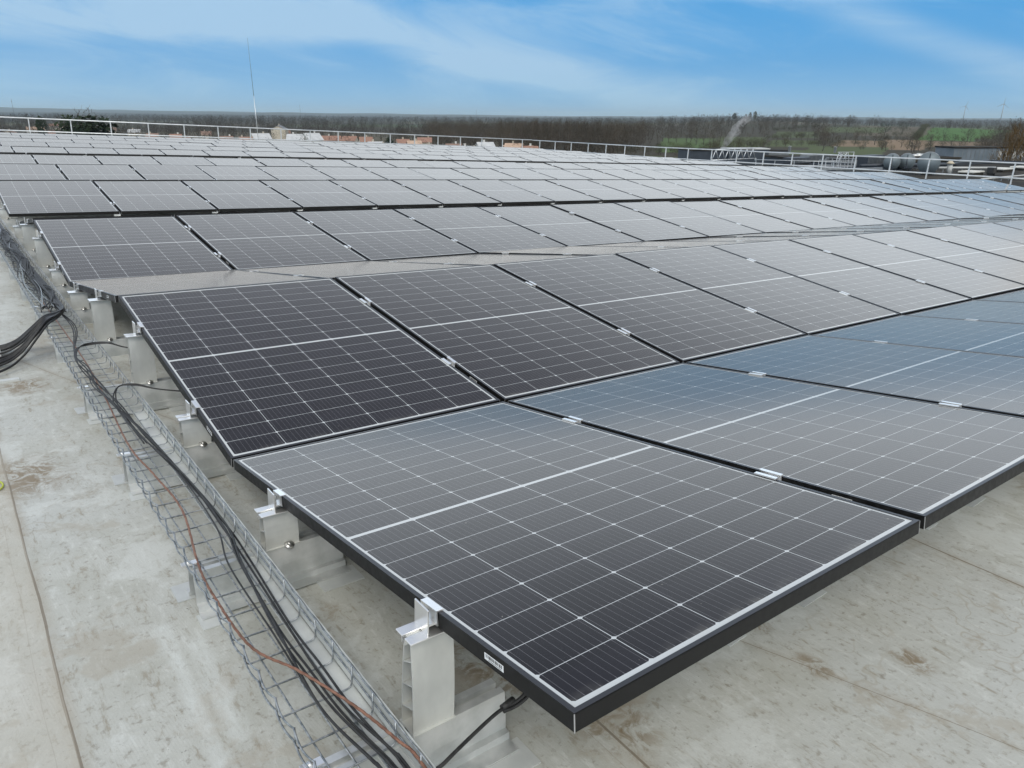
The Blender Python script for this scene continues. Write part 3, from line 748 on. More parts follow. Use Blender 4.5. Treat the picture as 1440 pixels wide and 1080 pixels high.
FC = {'g': (.058,.130,.030), 'g2': (.074,.094,.040), 'g3': (.070,.110,.036), 'b': (.10,.085,.06), 't': (.20,.145,.095), 't2': (.17,.125,.085), 'p': (.22,.22,.17)}
def build_terrain():
    azs = np.radians(np.concatenate([np.arange(-180, -14, 3.), np.arange(-14, 92, .16), np.arange(92, 180.1, 3.)]))
    rad = np.concatenate([[0.5, 60, 120], np.geomspace(180, 30000, 190)])
    A, R_ = np.meshgrid(azs, rad, indexing='ij'); X = np.sin(A)*R_; Y = np.cos(A)*R_; Z = ground_h(X, Y)
    na, nr = A.shape; V = np.stack([X, Y, Z], 2).reshape(-1, 3)
    i = np.arange(na-1)[:, None]*nr+np.arange(nr-1)[None]; F = np.stack([i, i+nr, i+nr+1, i+1], 2).reshape(-1, 4)[:, ::-1]
    me = bpy.data.meshes.new('ground'); me.vertices.add(len(V)); me.vertices.foreach_set('co', V.ravel())
    me.loops.add(F.size); me.loops.foreach_set('vertex_index', F.ravel().astype(np.int32))
    me.polygons.add(len(F)); me.polygons.foreach_set('loop_start', np.arange(0, F.size, 4, dtype=np.int32)); me.polygons.foreach_set('loop_total', np.full(len(F), 4, dtype=np.int32))
    me.update(); me.validate()
    # land-use colour per vertex
    C = np.zeros((len(V), 4)); C[:, 3] = 1; C[:, :3] = (.046, .040, .028)
    a = np.degrees(np.arctan2(V[:, 0], V[:, 1])); d = np.hypot(V[:, 0], V[:, 1])
    for (u0, u1), (d0, d1), k in FIELDS:
        p0 = far(u0, 100); p1 = far(u1, 100); a0 = math.degrees(math.atan2(p0.x, p0.y)); a1 = math.degrees(math.atan2(p1.x, p1.y))
        sk = (d-d0)/(d1-d0)*.5*(a1-a0)*.25
        C[(a > a0+sk) & (a < a1+sk) & (d > d0) & (d < d1), :3] = FC[k]
    town = (a < math.degrees(YAW)+1) & (d < 900); C[town, :3] = (.10, .09, .065)
    at_ = me.color_attributes.new('landuse', 'FLOAT_COLOR', 'POINT'); at_.data.foreach_set('color', C.ravel())
    m = mat('countryside', rough=.95); t = m.node_tree; b = t.nodes['Principled BSDF']; b.inputs['Specular IOR Level'].default_value = .1
    ca = nd(t, 'ShaderNodeVertexColor'); ca.layer_name = 'landuse'
    tc = nd(t, 'ShaderNodeTexCoord'); n = NOISE(t, tc.outputs['Object'], .02, 6, .65); n2 = NOISE(t, tc.outputs['Object'], .0016, 5, .6)
    vr = nd(t, 'ShaderNodeTexVoronoi'); t.links.new(tc.outputs['Object'], vr.inputs['Vector']); vr.inputs['Scale'].default_value = .0035; vr.inputs['Randomness'].default_value = .9
    sv = nd(t, 'ShaderNodeSeparateColor'); t.links.new(vr.outputs['Color'], sv.inputs[0])
    c = MIX(t, M(t, 'MULTIPLY', RAMP(t, sv.outputs[0], .72, .76), .7), ca.outputs[0], (.06,.09,.035))
    c = MIX(t, M(t, 'MULTIPLY', RAMP(t, sv.outputs[1], .74, .78), .45), c, (.13,.11,.08))
    sx = nd(t, 'ShaderNodeVectorMath'); sx.operation = 'LENGTH'; t.links.new(tc.outputs['Object'], sx.inputs[0])
    c = MIX(t, RAMP(t, sx.outputs['Value'], 1100, 1500), ca.outputs[0], c)
    c = MIX(t, RAMP(t, n, .3, .8), c, (.05,.045,.03), 'MULTIPLY') if False else MIX(t, M(t, 'MULTIPLY', RAMP(t, n, .4, .75), .35), c, (.06,.055,.038))
    # far woods as dark patches
    wd = M(t, 'MULTIPLY', RAMP(t, n2, .34, .46), RAMP(t, sx.outputs['Value'], 1800, 3200))
    c = MIX(t, wd, c, (.040,.037,.030)); t.links.new(c, b.inputs['Base Color'])
    me.materials.append(m); me.polygons.foreach_set('use_smooth', [True]*len(me.polygons))
    return tag(link('ground', me), kind='structure')
build_terrain()

# ---- trees
bark_m = mottle(mat('bark', rough=.9), (.055,.045,.035), (.10,.085,.065), 3, 4)
def twig_material(name, a, b2):
    m = mat(name, rough=.9); t = m.node_tree; b = t.nodes['Principled BSDF']; b.inputs['Specular IOR Level'].default_value = .1
    g = nd(t, 'ShaderNodeNewGeometry'); oi = nd(t, 'ShaderNodeObjectInfo')
    n = NOISE(t, g.outputs['Position'], .035, 4, .6); t.links.new(MIX(t, RAMP(t, n, .3, .7), a, b2), b.inputs['Base Color']); return m
twig_brown = twig_material('brown_twigs', (.044,.036,.027), (.092,.074,.053))
twig_grey = twig_material('grey_twigs', (.036,.032,.028), (.068,.060,.050))
twig_green = twig_material('mossy_twigs', (.045,.048,.022), (.085,.080,.040))
leaf_dark = twig_material('evergreen_needles', (.012,.022,.012), (.030,.042,.022))
twig_rust = twig_material('rust_twigs', (.10,.065,.028), (.155,.105,.05))
def tree_arrays(h, wd, seed, ntw, tw=.05, shape='round', dense=False):
    if dense: ntw = ntw*3
    """returns (trunk verts/faces MB, crown verts/faces MB)"""
    R = random.Random(seed); tr = MB(); cr = MB()
    base = .0; top = h*(.62 if shape != 'column' else .9)
    path = [Vector((0, 0, base))]
    for k in range(1, 5): path.append(Vector((R.gauss(0, .02*h), R.gauss(0, .02*h), top*k/4)))
    tr.tube(path, h*.020+.05, 5, r2=h*.006)
    tips = []
    nl = 9 if not dense else 6
    for k in range(nl):
        f = .22+.7*k/nl if shape != 'poplar' else .12+.85*k/nl
        i = min(3, int(f*4)); p = path[i].lerp(path[i+1], f*4-i); a = k*2.4+R.uniform(-.4, .4)
        ln = wd*.5*R.uniform(.6, 1)*(1-.35*f); up = R.uniform(.5, 1.1)*ln
        q = p+Vector((math.cos(a)*ln, math.sin(a)*ln, up)); mid = p.lerp(q, .5)+Vector((0, 0, ln*.1))
        tr.tube([p, mid, q], h*.009+.02, 4, r2=.02); tips += [q, mid]
    cz_ = h*(.60 if shape == 'round' else .55); rz = h*.42 if shape == 'round' else h*.46
    for k in range(ntw):
        while True:
            x, y, z = R.uniform(-1, 1), R.uniform(-1, 1), R.uniform(-1, 1); q = x*x+y*y+z*z
            if q < 1 and (q > .12): break
        if shape == 'cone': sc = max(.05, (1-z)*.55)
        elif shape == 'poplar': sc = .9*(1-.35*abs(z))
        else: sc = 1
        lump = .80+.22*math.sin(3*math.atan2(y, x)+seed)+.12*math.sin(5*z+seed*1.7)
        c = Vector((x*wd*.5*sc*lump, y*wd*.5*sc*lump, cz_+z*rz*(.9+.12*lump)))
        if dense:
            s_ = wd*R.uniform(.025, .055)
            d1 = Vector((R.gauss(0, 1), R.gauss(0, 1), R.gauss(0, .6))).normalized()*s_; d2 = d1.orthogonal().normalized()*s_*.8
            cr.add([c-d1, c+d2, c+d1, c-d2], [(0, 1, 2, 3)])
        else:
            d = (c-Vector((0, 0, h*.25))).normalized()+Vector((R.gauss(0, .45), R.gauss(0, .45), R.gauss(0, .35)+.25))
            d.normalize(); l_ = h*R.uniform(.05, .13); sd = d.orthogonal().normalized(); sd.rotate(Matrix.Rotation(R.uniform(0, 6.28), 3, d)); sd *= tw*R.uniform(.6, 1.4)
            e = c+d*l_; k2 = c+d*l_*.55; br = d.cross(sd).normalized()*l_*.45+d*l_*.3
            cr.add([c-sd, c+sd, e], [(0, 1, 2)]); cr.add([k2-sd*.8, k2+sd*.8, k2+br], [(0, 1, 2)])
    return tr, cr
def arr(mb): return np.array(mb.v), mb.f
PROT = {}
def proto(kind, k):
    key = (kind, k)
    if key not in PROT:
        if kind == 'bare': PROT[key] = tree_arrays(10, 8.5, k*13+5, 190, .055)
        if kind == 'hedge': PROT[key] = tree_arrays(5, 6.5, k*7+3, 520, .035)
        if kind == 'poplar': PROT[key] = tree_arrays(14, 5.5, k*11+2, 210, .055, 'poplar')
        if kind == 'rust': PROT[key] = tree_arrays(10, 6.5, k*3+4, 1100, .03, 'poplar')
        if kind == 'lo': PROT[key] = tree_arrays(10, 9.5, k*17+1, 60, .16)
        if kind == 'dark': PROT[key] = tree_arrays(10, 7, k*5+9, 420, 0, 'round', True)
    return PROT[key]
def wood(name, items, mats, label):
    """items: (x, y, scale, kind); merged into one mesh that reads as one mass"""
    Vs = []; LI = []; LT = []; MI = []; off = 0
    cache = {}
    for (x, y, s_, kind) in items:
        k = rng.integers(0, 5); key = (kind, int(k))
        if key not in cache:
            tr, cr = proto(*key); v = np.array(tr.v+cr.v); f = list(tr.f)+[tuple(i+len(tr.v) for i in q) for q in cr.f]
            cache[key] = (v, np.concatenate([np.array(q) for q in f]), np.array([len(q) for q in f]), np.array([0]*len(tr.f)+[1]*len(cr.f)))
        v, li, lt, mi = cache[key]; a = rng.uniform(0, 6.28); c, s2 = math.cos(a), math.sin(a)
        vv = v*np.array([s_*rng.uniform(.85, 1.2)]*2+[s_]); vv = np.stack([vv[:, 0]*c-vv[:, 1]*s2+x, vv[:, 0]*s2+vv[:, 1]*c+y, vv[:, 2]+gz(x, y)-.1], 1)
        Vs.append(vv); LI.append(li+off); LT.append(lt); MI.append(mi); off += len(v)
    V = np.concatenate(Vs); LI = np.concatenate(LI); LT = np.concatenate(LT); MI = np.concatenate(MI)
    me = bpy.data.meshes.new(name); me.vertices.add(len(V)); me.vertices.foreach_set('co', V.ravel())
    me.loops.add(len(LI)); me.loops.foreach_set('vertex_index', LI.astype(np.int32)); me.polygons.add(len(LT))
    me.polygons.foreach_set('loop_start', np.concatenate([[0], np.cumsum(LT)[:-1]]).astype(np.int32)); me.polygons.foreach_set('loop_total', LT.astype(np.int32))
    for m in mats: me.materials.append(m)
    me.polygons.foreach_set('material_index', MI.astype(np.int32)); me.update()
    return tag(link(name, me), label, 'woods', kind='stuff')
def scatter(u0, u1, d0, d1, n, kind, s0, s1, clump=0, skip=None):
    out = []
    for _ in range(n):
        u = random.uniform(u0, u1); d = math.exp(random.uniform(math.log(d0), math.log(d1))); p = far(u, d)
        if clump and math.sin(p.x*.013+1)+math.sin(p.y*.017+p.x*.006) < clump-1: continue
        if skip and skip(u, d): continue
        out.append((p.x, p.y, random.uniform(s0, s1), kind))
    return out
def hedgeline(ua, da, ub, db, n, kind, s0, s1):
    a = far(ua, da); b = far(ub, db); out = []
    for k in range(n):
        t = (k+random.uniform(.1, .9))/n; p = a.lerp(b, t)
        out.append((p.x+random.gauss(0, 1.5), p.y+random.gauss(0, 1.5), random.uniform(s0, s1), kind))
    return out
def infield(u, d):
    for (u0, u1), (d0, d1), k in FIELDS:
        if u0-2 < u < u1+2 and d0-8 < d < d1+8: return True
    return False
# far woods, 1.4 - 5 km
wood('far_woods', scatter(-60, 1500, 1150, 5200, 3600, 'lo', 1.1, 1.8, .35, infield), [bark_m, twig_grey], 'distant brown grey woods stretching below the horizon')
# town trees on the left
wood('town_trees', scatter(-60, 640, 480, 1300, 560, 'bare', .75, 1.15)+scatter(-60, 620, 240, 420, 34, 'bare', .7, 1.0), [bark_m, twig_grey], 'bare winter trees between the houses of the town on the left')
# dense belt in the middle
it = scatter(600, 905, 420, 1200, 560, 'bare', 1.0, 1.4)+scatter(700, 880, 330, 460, 120, 'poplar', .9, 1.1)+scatter(560, 720, 420, 700, 60, 'bare', .8, 1.1)
wood('river_wood', it, [bark_m, twig_brown], 'dense belt of bare brown trees in the middle distance')
# right-hand bocage
it = scatter(900, 1500, 620, 1500, 820, 'bare', .9, 1.55, .7, infield)+scatter(1150, 1300, 480, 640, 70, 'bare', .7, 1.0, 0, infield)+scatter(1380, 1500, 330, 600, 60, 'bare', .7, 1.0, 0, infield)
wood('bocage_wood', it, [bark_m, twig_brown], 'bare brown woods and copses behind the green fields on the right')
it = []
for a in ((925,345,1080,330),(930,650,1010,640),(925,372,1000,372),(1000,405,1085,410),(1078,425,1160,425),(1080,570,1160,600),(1085,805,1150,850),(1130,425,1240,430),(1168,370,1310,375),
          (1300,425,1410,425),(1300,550,1390,552),(1200,630,1290,640),(1288,940,1420,930),(1372,560,1430,600),(1165,525,1300,530),(1000,465,1075,460),(860,350,925,345),(1288,545,1300,940)):
    a = (a[0], a[1]*fscale(a[0]), a[2], a[3]*fscale(a[2]))
    it += hedgeline(*a, max(8, int((far(a[0], a[1])-far(a[2], a[3])).length/5)), 'hedge', .55, 1.15)
wood('hedgerows', it, [bark_m, twig_green], 'low mossy hedgerows dividing the fields on the right')
it = scatter(860, 1440, 215, 330, 150, 'hedge', .5, .9, .8)+scatter(560, 1000, 190, 260, 60, 'hedge', .5, .8)
wood('scrub', it, [bark_m, twig_green], 'olive green scrub just beyond the industrial roofs')
# single trees one can tell apart
def tree(u, d, h, kind, tmat, label, group=None, sink=0, wf=1):
    p = far(u, d); p.z = gz(p.x, p.y)-sink
    shapes = dict(rust=(10, 6.5), bare=(10, 8.5), hedge=(5, 6.5), poplar=(14, 5.5), dark=(10, 7)); H0 = shapes[kind][0]
    a = random.uniform(0, 6.28)
    o = thing({'dark': 'evergreen_tree', 'poplar': 'poplar_tree'}.get(kind, 'bare_tree'), T3(p) @ Matrix.Rotation(a, 4, 'Z') @ Matrix.Diagonal((h/H0*wf, h/H0*wf, h/H0, 1)), label, 'tree', group)
    tr, cr = proto(kind, random.randrange(5)); tr.build('trunk', bark_m, o); cr.build('crown', tmat, o); return o
tree(104, 250, 16.6, 'dark', leaf_dark, 'dark evergreen tree behind the rail, left one of the dark pair')
tree(134, 255, 16.4, 'dark', leaf_dark, 'dark evergreen tree behind the rail, right one of the dark pair', wf=1.5)
tree(120, 275, 18.6, 'bare', twig_brown, 'bare round crown rising above the dark evergreen pair')
tree(60, 420, 16, 'dark', leaf_dark, 'narrow dark conifer among the roofs at the far left', wf=.5)
tree(547, 300, 9.8, 'dark', leaf_dark, 'dark conifer between the orange roofs in the town', wf=.6)
tree(556, 325, 7, 'dark', leaf_dark, 'small dark conifer beside the tan roofed house', wf=.6)
tree(1440, 150, 17.0, 'rust', twig_rust, 'tall rust brown tree cut by the right edge', wf=.9)
tree(1427, 158, 15.3, 'rust', twig_rust, 'rust brown tree left of the tallest one at the right edge', wf=.8)
tree(1030, 1750, 16, 'dark', twig_green, 'lone rounded tree on the skyline left of the twin trees')
tree(1052, 1750, 17, 'dark', twig_green, 'left one of the twin trees on the skyline', wf=.7)
tree(1059, 1760, 19, 'dark', twig_green, 'right one of the twin trees on the skyline', wf=.7)
tree(1186, 330, 5, 'dark', leaf_dark, 'small round dark bush tree in the green meadow')
tree(1244, 900, 13, 'hedge', leaf_dark, 'dark tree in the wood left of the large green field', wf=1.2)
tree(1268, 960, 12, 'hedge', leaf_dark, 'second dark tree in the wood left of the large green field', wf=1.2)
for (u, d, h) in ((1093,500,8),(1104,480,7.5),(1117,700,9),(1112,610,9),(1128,600,8),(1136,560,8.5),(1150,650,10),(1146,690,9),(1160,400,9),(1172,560,12),(1190,620,13),(1205,560,13),(1218,640,12),(1232,520,11),(1311,455,12),
                  (1329,640,10),(1340,470,8),(1352,480,7),(1366,600,9),(1384,500,11),(1396,480,12),(1408,520,12),(1418,430,10),(1290,380,7),(1270,480,8),(1281,520,10),(1180,470,8),(1245,440,8)):
    tree(u, d*1.2, h*1.15, 'bare', [twig_brown, twig_grey][random.random() < .3], 'single bare brown tree standing in the hedgerows and fields at the right', 'bare trees in the fields at the right')
for (u, d, h) in ((932,560,10),(941,540,10),(952,545,9),(966,540,10),(972,560,11),(980,500,10),(990,520,11),(1004,520,10),(1013,500,10),(1022,480,11),(1000,430,9),(948,640,10),(925,500,11),(915,520,12),(1040,460,10),(1052,440,9)):
    tree(u, d*1.1, h, 'bare', twig_brown, 'bare tree in the rows across the middle green meadow', 'bare trees rowed across the middle meadow')

# ---- houses
cream = mottle(mat('cream_render', rough=.85), (.46,.41,.33), (.54,.49,.40), .8, 3)
white_w = mottle(mat('white_render', rough=.8), (.55,.55,.52), (.66,.66,.62), .8, 3)
tile = {'orange': mottle(mat('orange_tiles', rough=.85), (.23,.13,.095), (.31,.18,.13), 1.2, 5), 'tan': mottle(mat('tan_tiles', rough=.85), (.42,.29,.21), (.50,.37,.28), 1.2, 5),
        'grey': mottle(mat('slate_roof', rough=.7), (.15,.16,.17), (.21,.22,.23), 1.2, 4), 'pale': mottle(mat('pale_sheet_roof', rough=.5), (.42,.43,.43), (.52,.53,.53), .5, 3),
        'brown': mottle(mat('brown_tiles', rough=.85), (.20,.13,.10), (.27,.18,.14), 1.2, 5)}
glass_m = mat('window_glass', (.02,.025,.03), .15)
def house(u, v, wpx, roofc, wallm, gable_front=False, ridge=6.6, label=None, name='house', cat='house', depth=None):
    d = (CAMH-ridge)*FPX/max(4, v-(160.6+.0061*u)); d *= 1.0
    wd = max(6, wpx*d/FPX*.8); p = far(u, d); dep = depth or 8.5
    yaw = -math.atan2(p.x, p.y)+(math.pi/2 if gable_front else 0)+random.uniform(-.35, .35)
    o = thing(name, T3((p.x, p.y, 0)) @ Matrix.Rotation(yaw, 4, 'Z'), label, cat, 'houses of the town' if cat == 'house' else None)
    if gable_front: wd, dep = max(dep, wd), wd
    hw, hd = wd/2, dep/2; ev = ridge-dep*.26
    MB().prism([(-hd, 0), (hd, 0), (hd, ev), (0, ridge-.12), (-hd, ev)], 0, -hw, hw).build('wall', wallm, o)
    r = MB(); ov = .45; sl = (ridge-ev)/hd
    for sg in (-1, 1):
        ye = sg*(hd+ov); ze = ev-ov*sl
        pts = [(0, ridge), (ye, ze), (ye, ze-.14), (0, ridge-.15)]
        r.prism(pts if sg < 0 else pts[::-1], 0, -hw-.4, hw+.4)
    rf = r.build('roof', tile[roofc], o)
    cx_ = random.uniform(-.6, .6)*hw
    MB().box(cx_-.35, cx_+.35, .3, .9, ridge-.7, ridge+.75).box(cx_-.42, cx_+.42, .23, .97, ridge+.752, ridge+.87).build('chimney', wallm, rf)
    for sg in (-1, 1):
        for k in range(max(2, int(wd/4))):
            x = -hw+(k+.5)*wd/max(2, int(wd/4))
            wm = MB().box(x-.55, x+.55, sg*hd-.03, sg*hd+.03, ev*.42, ev*.42+1.25).build('window', white_w, o)
            MB().box(x-.45, x+.45, sg*hd-.045, sg*hd+.045, ev*.42+.1, ev*.42+1.15).build('pane', glass_m, wm)
    MB().box(-hw-.03, -hw+.03, -.6, .6, 1.2, 2.4).build('window', glass_m, o); MB().box(hw-.03, hw+.03, -.6, .6, 1.2, 2.4).build('window', glass_m, o)
    return o
HS = [(14,178,16,'brown'),(30,183,18,'orange'),(52,174.5,22,'tan'),(70,179,10,'orange'),(84,171.5,22,'orange'),(92,182,16,'orange'),(158,176,12,'brown'),(190,178,16,'pale'),(215,183,16,'brown'),(247,184,16,'orange'),(262,188,16,'orange'),(290,181,14,'brown'),(318,187,18,'brown'),
      (345,188,18,'orange'),(402,180,10,'orange'),(463,187.5,36,'orange'),(492,188,22,'orange'),(514,189,20,'orange'),(527,195,16,'pale'),(540,199,34,'tan'),(520,200,26,'orange'),(566,192,18,'orange'),(582,194,20,'tan'),(597,190,22,'orange'),(604,199,16,'brown'),
      (638,198,20,'brown'),(652,201,18,'orange'),(668,204,24,'orange'),(723,197.5,28,'tan'),(745,201,18,'orange')]
HS.sort()
desc = {'orange': 'small house with orange tiled roof', 'tan': 'small house with tan tiled roof', 'brown': 'small house with dull brown roof', 'pale': 'small house with pale grey roof'}
cn = {}
for (u, v, wp, rc) in HS:
    k = cn[rc] = cn.get(rc, 0)+1
    house(u, v, wp, rc, random.choice([cream, white_w, cream]), random.random() < .2, label='%s, %s such from the left in the town' % (desc[rc], ORD[k-1]))
# larger buildings of the town
house(394, 174.5, 22, 'grey', cream, True, 11, 'tall cream gabled building with slate roof rising above the rail', 'gabled_building', 'building', 13)
house(416, 185, 26, 'pale', white_w, False, 8, 'pale grey block to the right of the tall gabled building', 'office_block', 'building', 12)
house(438, 184, 24, 'pale', white_w, False, 8.5, 'second pale grey block, right of the first one behind the rail', 'office_block', 'building', 12)
house(366, 184, 26, 'pale', cream, False, 8, 'low pale roofed building left of the tall gabled building', 'low_building', 'building', 12)
house(682, 196, 26, 'pale', white_w, False, 7.5, 'white roofed shed between the houses and the orange wall', 'shed', 'building', 12)
def slab_building(u, v, wpx, dep, h, wm, rm, label, name='shed', yawoff=0):
    d = (CAMH-h)*FPX/max(4, v-(160.6+.0061*u)); wd = wpx*d/FPX; p = far(u, d+dep/2)
    o = thing(name, T3((p.x, p.y, 0)) @ Matrix.Rotation(-math.atan2(p.x, p.y)+yawoff, 4, 'Z'), label, 'building')
    MB().box(-wd/2, wd/2, -dep/2, dep/2, 0, h-.3).build('wall', wm, o); MB().box(-wd/2-.3, wd/2+.3, -dep/2-.3, dep/2+.3, h-.298, h).build('roof', rm, o)
    return o, wd, d
blue_grey = mottle(mat('blue_grey_cladding', rough=.5), (.11,.14,.165), (.16,.19,.22), .3, 3)
navy = mottle(mat('navy_cladding', rough=.5), (.020,.028,.040), (.035,.045,.06), .3, 3)
dark_roof = mottle(mat('dark_bitumen_roof', rough=.9, **{'Specular IOR Level': .12}), (.016,.016,.016), (.048,.043,.035), .35, 5)
grey_clad = mottle(mat('grey_cladding', rough=.5), (.12,.135,.145), (.18,.20,.21), .5, 3, stretch=(6,1,1))
pale_clad = mat('pale_cladding', (.5,.51,.5), .5)
slab_building(703, 205, 18, 20, 6, blue_grey, blue_grey, 'flat blue grey shed left of the orange brick wall')
slab_building(729, 201, 40, 10, 5, mottle(mat('orange_brick', rough=.85), (.30,.13,.08), (.38,.18,.11), 1, 4), tile['tan'], 'low orange brick building by the corner of the rail', 'brick_building')

# ---- industrial complex beside the roof, on the right
ZL = 10.5
def lv(u, v, z=ZL): return at(u, v, z)
def boxat(name, u, v, wx, wy, h, mt, label, cat, z=ZL, yaw=-.35, parent=None):
    p = lv(u, v, z); o = thing(name, T3(p) @ Matrix.Rotation(yaw, 4, 'Z'), label, cat)
    return o
RZ = math.atan2(M3[1][0], M3[0][0])          # direction of the roof's rows
plant = thing('production_hall', Matrix.Identity(4), 'lower production hall with dark flat roof beside the panel roof', 'building')
c0 = ROOF @ Vector((36.5, -30, 0)); ex = (M3 @ Vector((1, 0, 0))); ex.z = 0; ex.normalize(); ey = Vector((-ex.y, ex.x, 0))
PM = Matrix(((ex.x, ey.x, 0, c0.x), (ex.y, ey.y, 0, c0.y), (0, 0, 1, 0), (0, 0, 0, 1)))
plant.matrix_world = PM; PMI = PM.inverted()
def pl(u, v, z=ZL): return PMI @ at(u, v, z)
MB().box(0, 100, 0, 82, 0, ZL-.4).build('wall', grey_clad, plant)
MB().box(-.3, 100.3, -.3, 82.3, ZL-.398, ZL).build('roof', dark_roof, plant)
m = MB(); m.box(-.5, 100.5, 82.302, 82.8, ZL-.6, ZL+.5); m.box(100.302, 100.8, -.3, 82.3, ZL-.6, ZL+.5); m.build('parapet', navy, plant)
def pthing(name, u, v, label, cat, group=None, z=ZL, yaw=0):
    q = pl(u, v, z); return thing(name, PM @ T3(q) @ Matrix.Rotation(yaw, 4, 'Z'), label, cat, group), q
# navy building and pale canopy beyond
def block(name, u0, u1, v, z0, h, dep, wm, rm, label, rise=.3):
    a = at(u0, v, z0+h); b = at(u1, v, z0+h); c = (a+b)/2; c.z = 0; wd = (b-a).length; yaw = math.atan2(b.y-a.y, b.x-a.x)
    o = thing(name, T3(c) @ Matrix.Rotation(yaw, 4, 'Z'), label, 'building')
    MB().box(-wd/2, wd/2, 0, dep, 0, z0+h-rise).build('wall', wm, o); MB().box(-wd/2-.2, wd/2+.2, -.2, dep+.2, z0+h-rise+.002, z0+h).build('roof', rm, o)
    return o, wd
block('navy_hall', 972, 1068, 210.5, 0, 9.2, 9, navy, dark_roof, 'long navy clad hall under the steam plume')
block('canopy_hall', 1026, 1082, 208.5, 0, 9.6, 5, navy, pale_clad, 'pale canopy roof behind the navy hall')
block('grey_hall', 1068, 1110, 211, 0, 9.0, 7, grey_clad, dark_roof, 'grey hall to the right of the navy hall')
o, wd = block('blue_grey_hall', 1343, 1452, 206.5, 0, 11.4, 6, blue_grey, dark_roof, 'long blue grey hall across the right background')
m = MB()
for k in range(int(wd/1.1)): m.box(-wd/2+k*1.1, -wd/2+k*1.1+.12, -.05, -.002, 3, 11.0)
m.build('wall_ribs', grey_clad, o)
block('navy_strip_hall', 1105, 1350, 221, 0, 10.9, 8, navy, dark_roof, 'long dark low hall edge running behind the steel fence')
# big round duct drums
def drum(u, v, r, ln, label):
    o, q = pthing('ventilation_drum', u, v, label, 'ventilation drum', None, ZL)
    c = at(u, v, ZL); yaw = math.atan2(c.x, c.y)
    o.matrix_world = T3((c.x, c.y, ZL)) @ Matrix.Rotation(-yaw, 4, 'Z')
    MB().tube([(0, 0, r*1.02+.1), (0, ln, r*1.02+.1)], r, 32).build('drum_body', grey_clad, o)
    MB().tube([(0, -.06, r*1.02+.1), (0, -.005, r*1.02+.1)], r*.97, 32).build('drum_face', mat('drum_face', (.15,.185,.205), .5, .2), o)
    MB().box(-.05, .05, -.11, -.065, .3, r*2).box(-r*.25, r*.25, -.14, -.066, .3, .55).build('face_seam', navy, o)
    MB().box(-r*.7, -r*.45, .1, ln-.1, 0, r*.6).box(r*.45, r*.7, .1, ln-.1, 0, r*.6).build('cradle', navy, o)
drum(1252, 240.5, 1.05, 2.2, 'leftmost of the three big grey round drums behind the rail')
drum(1273, 240.0, 1.05, 2.4, 'middle one of the three big grey round drums')
drum(1303, 246, 1.3, 2.6, 'largest rightmost grey round drum behind the rail')
# silver cowl
o, q = pthing('silver_cowl', 1291, 222, 'low silver domed cowl on the dark roof above the drums', 'roof vent')
m = MB(); 
for k in range(3): m.tube([(k*1.3-1.3, 0, 0), (k*1.3-1.3, 0, .45), (k*1.3-1.3, 0, .62+.1*(k == 1)), (k*1.3-1.3, 0, .72+.1*(k == 1))], .7, 14, r2=.25)
m.build('domes', alu_dull, o); MB().box(-2.2, 2.4, -1, 1, 0, .2).build('curb', grey_clad, o)
# mushroom vent, hatches, white stacks
o, q = pthing('mushroom_vent', 1333.5, 245.5, 'white mushroom vent pipe standing on the dark roof', 'roof vent')
MB().tube([(0, 0, 0), (0, 0, 1.35)], .32, 14).build('stack', pale_clad, o); MB().tube([(0, 0, 1.352), (0, 0, 1.5), (0, 0, 1.75)], .55, 14, r2=.12).build('cap', mat('cream_cap', (.5,.44,.33), .6), o)
for i, (u, v, w_, lb) in enumerate(((1365,246,3.2,'pale flat hatch nearest the guardrail on the dark roof'),(1407,241.5,3.2,'pale flat hatch on the dark roof, middle of three'),(1436,239,3.2,'pale flat hatch at the right edge of the picture'))):
    o, q = pthing('roof_hatch', u, v, lb, 'roof hatch')
    MB().box(-w_/2, w_/2, -.8, .8, 0, .3).build('curb', dark_roof, o); MB().box(-w_/2-.1, w_/2+.1, -.9, .9, .302, .5, bev=.04).build('lid', white_w, o)
for k, (u, v) in enumerate(((1404,226),(1414,226.5),(1424,227),(1434,227.5))):
    o, q = pthing('white_flue', u, v, 'short white flue, %s from the left of the row of four' % ORD[k], 'flue', 'row of white flues')
    MB().tube([(0, 0, 0), (0, 0, 1.5)], .24, 10).build('pipe', white_w, o); MB().tube([(0, 0, 1.502), (0, 0, 1.6)], .3, 10).build('rim', white_w, o)
for k, (u, v, lb) in enumerate(((1110,214,'pale chimney box rising left of the caged ladder'),(1174,215,'narrow pale chimney directly behind the caged ladder'))):
    o, q = pthing('chimney_box', u, v, lb, 'chimney'); MB().box(-.2, .2, -.2, .2, 0, 1.15).build('shaft', grey_clad, o); MB().box(-.25, .25, -.25, .25, 1.152, 1.22).build('cap', pale_clad, o)
o, q = pthing('black_fan_unit', 1393, 247, 'small black fan unit between the pale hatches', 'fan unit')
MB().box(-.5, .5, -.4, .4, .25, 1.0, bev=.05).build('housing', cable_m, o); MB().box(-.4, -.3, -.3, .3, 0, .249).box(.3, .4, -.3, .3, 0, .249).build('feet', cable_m, o)
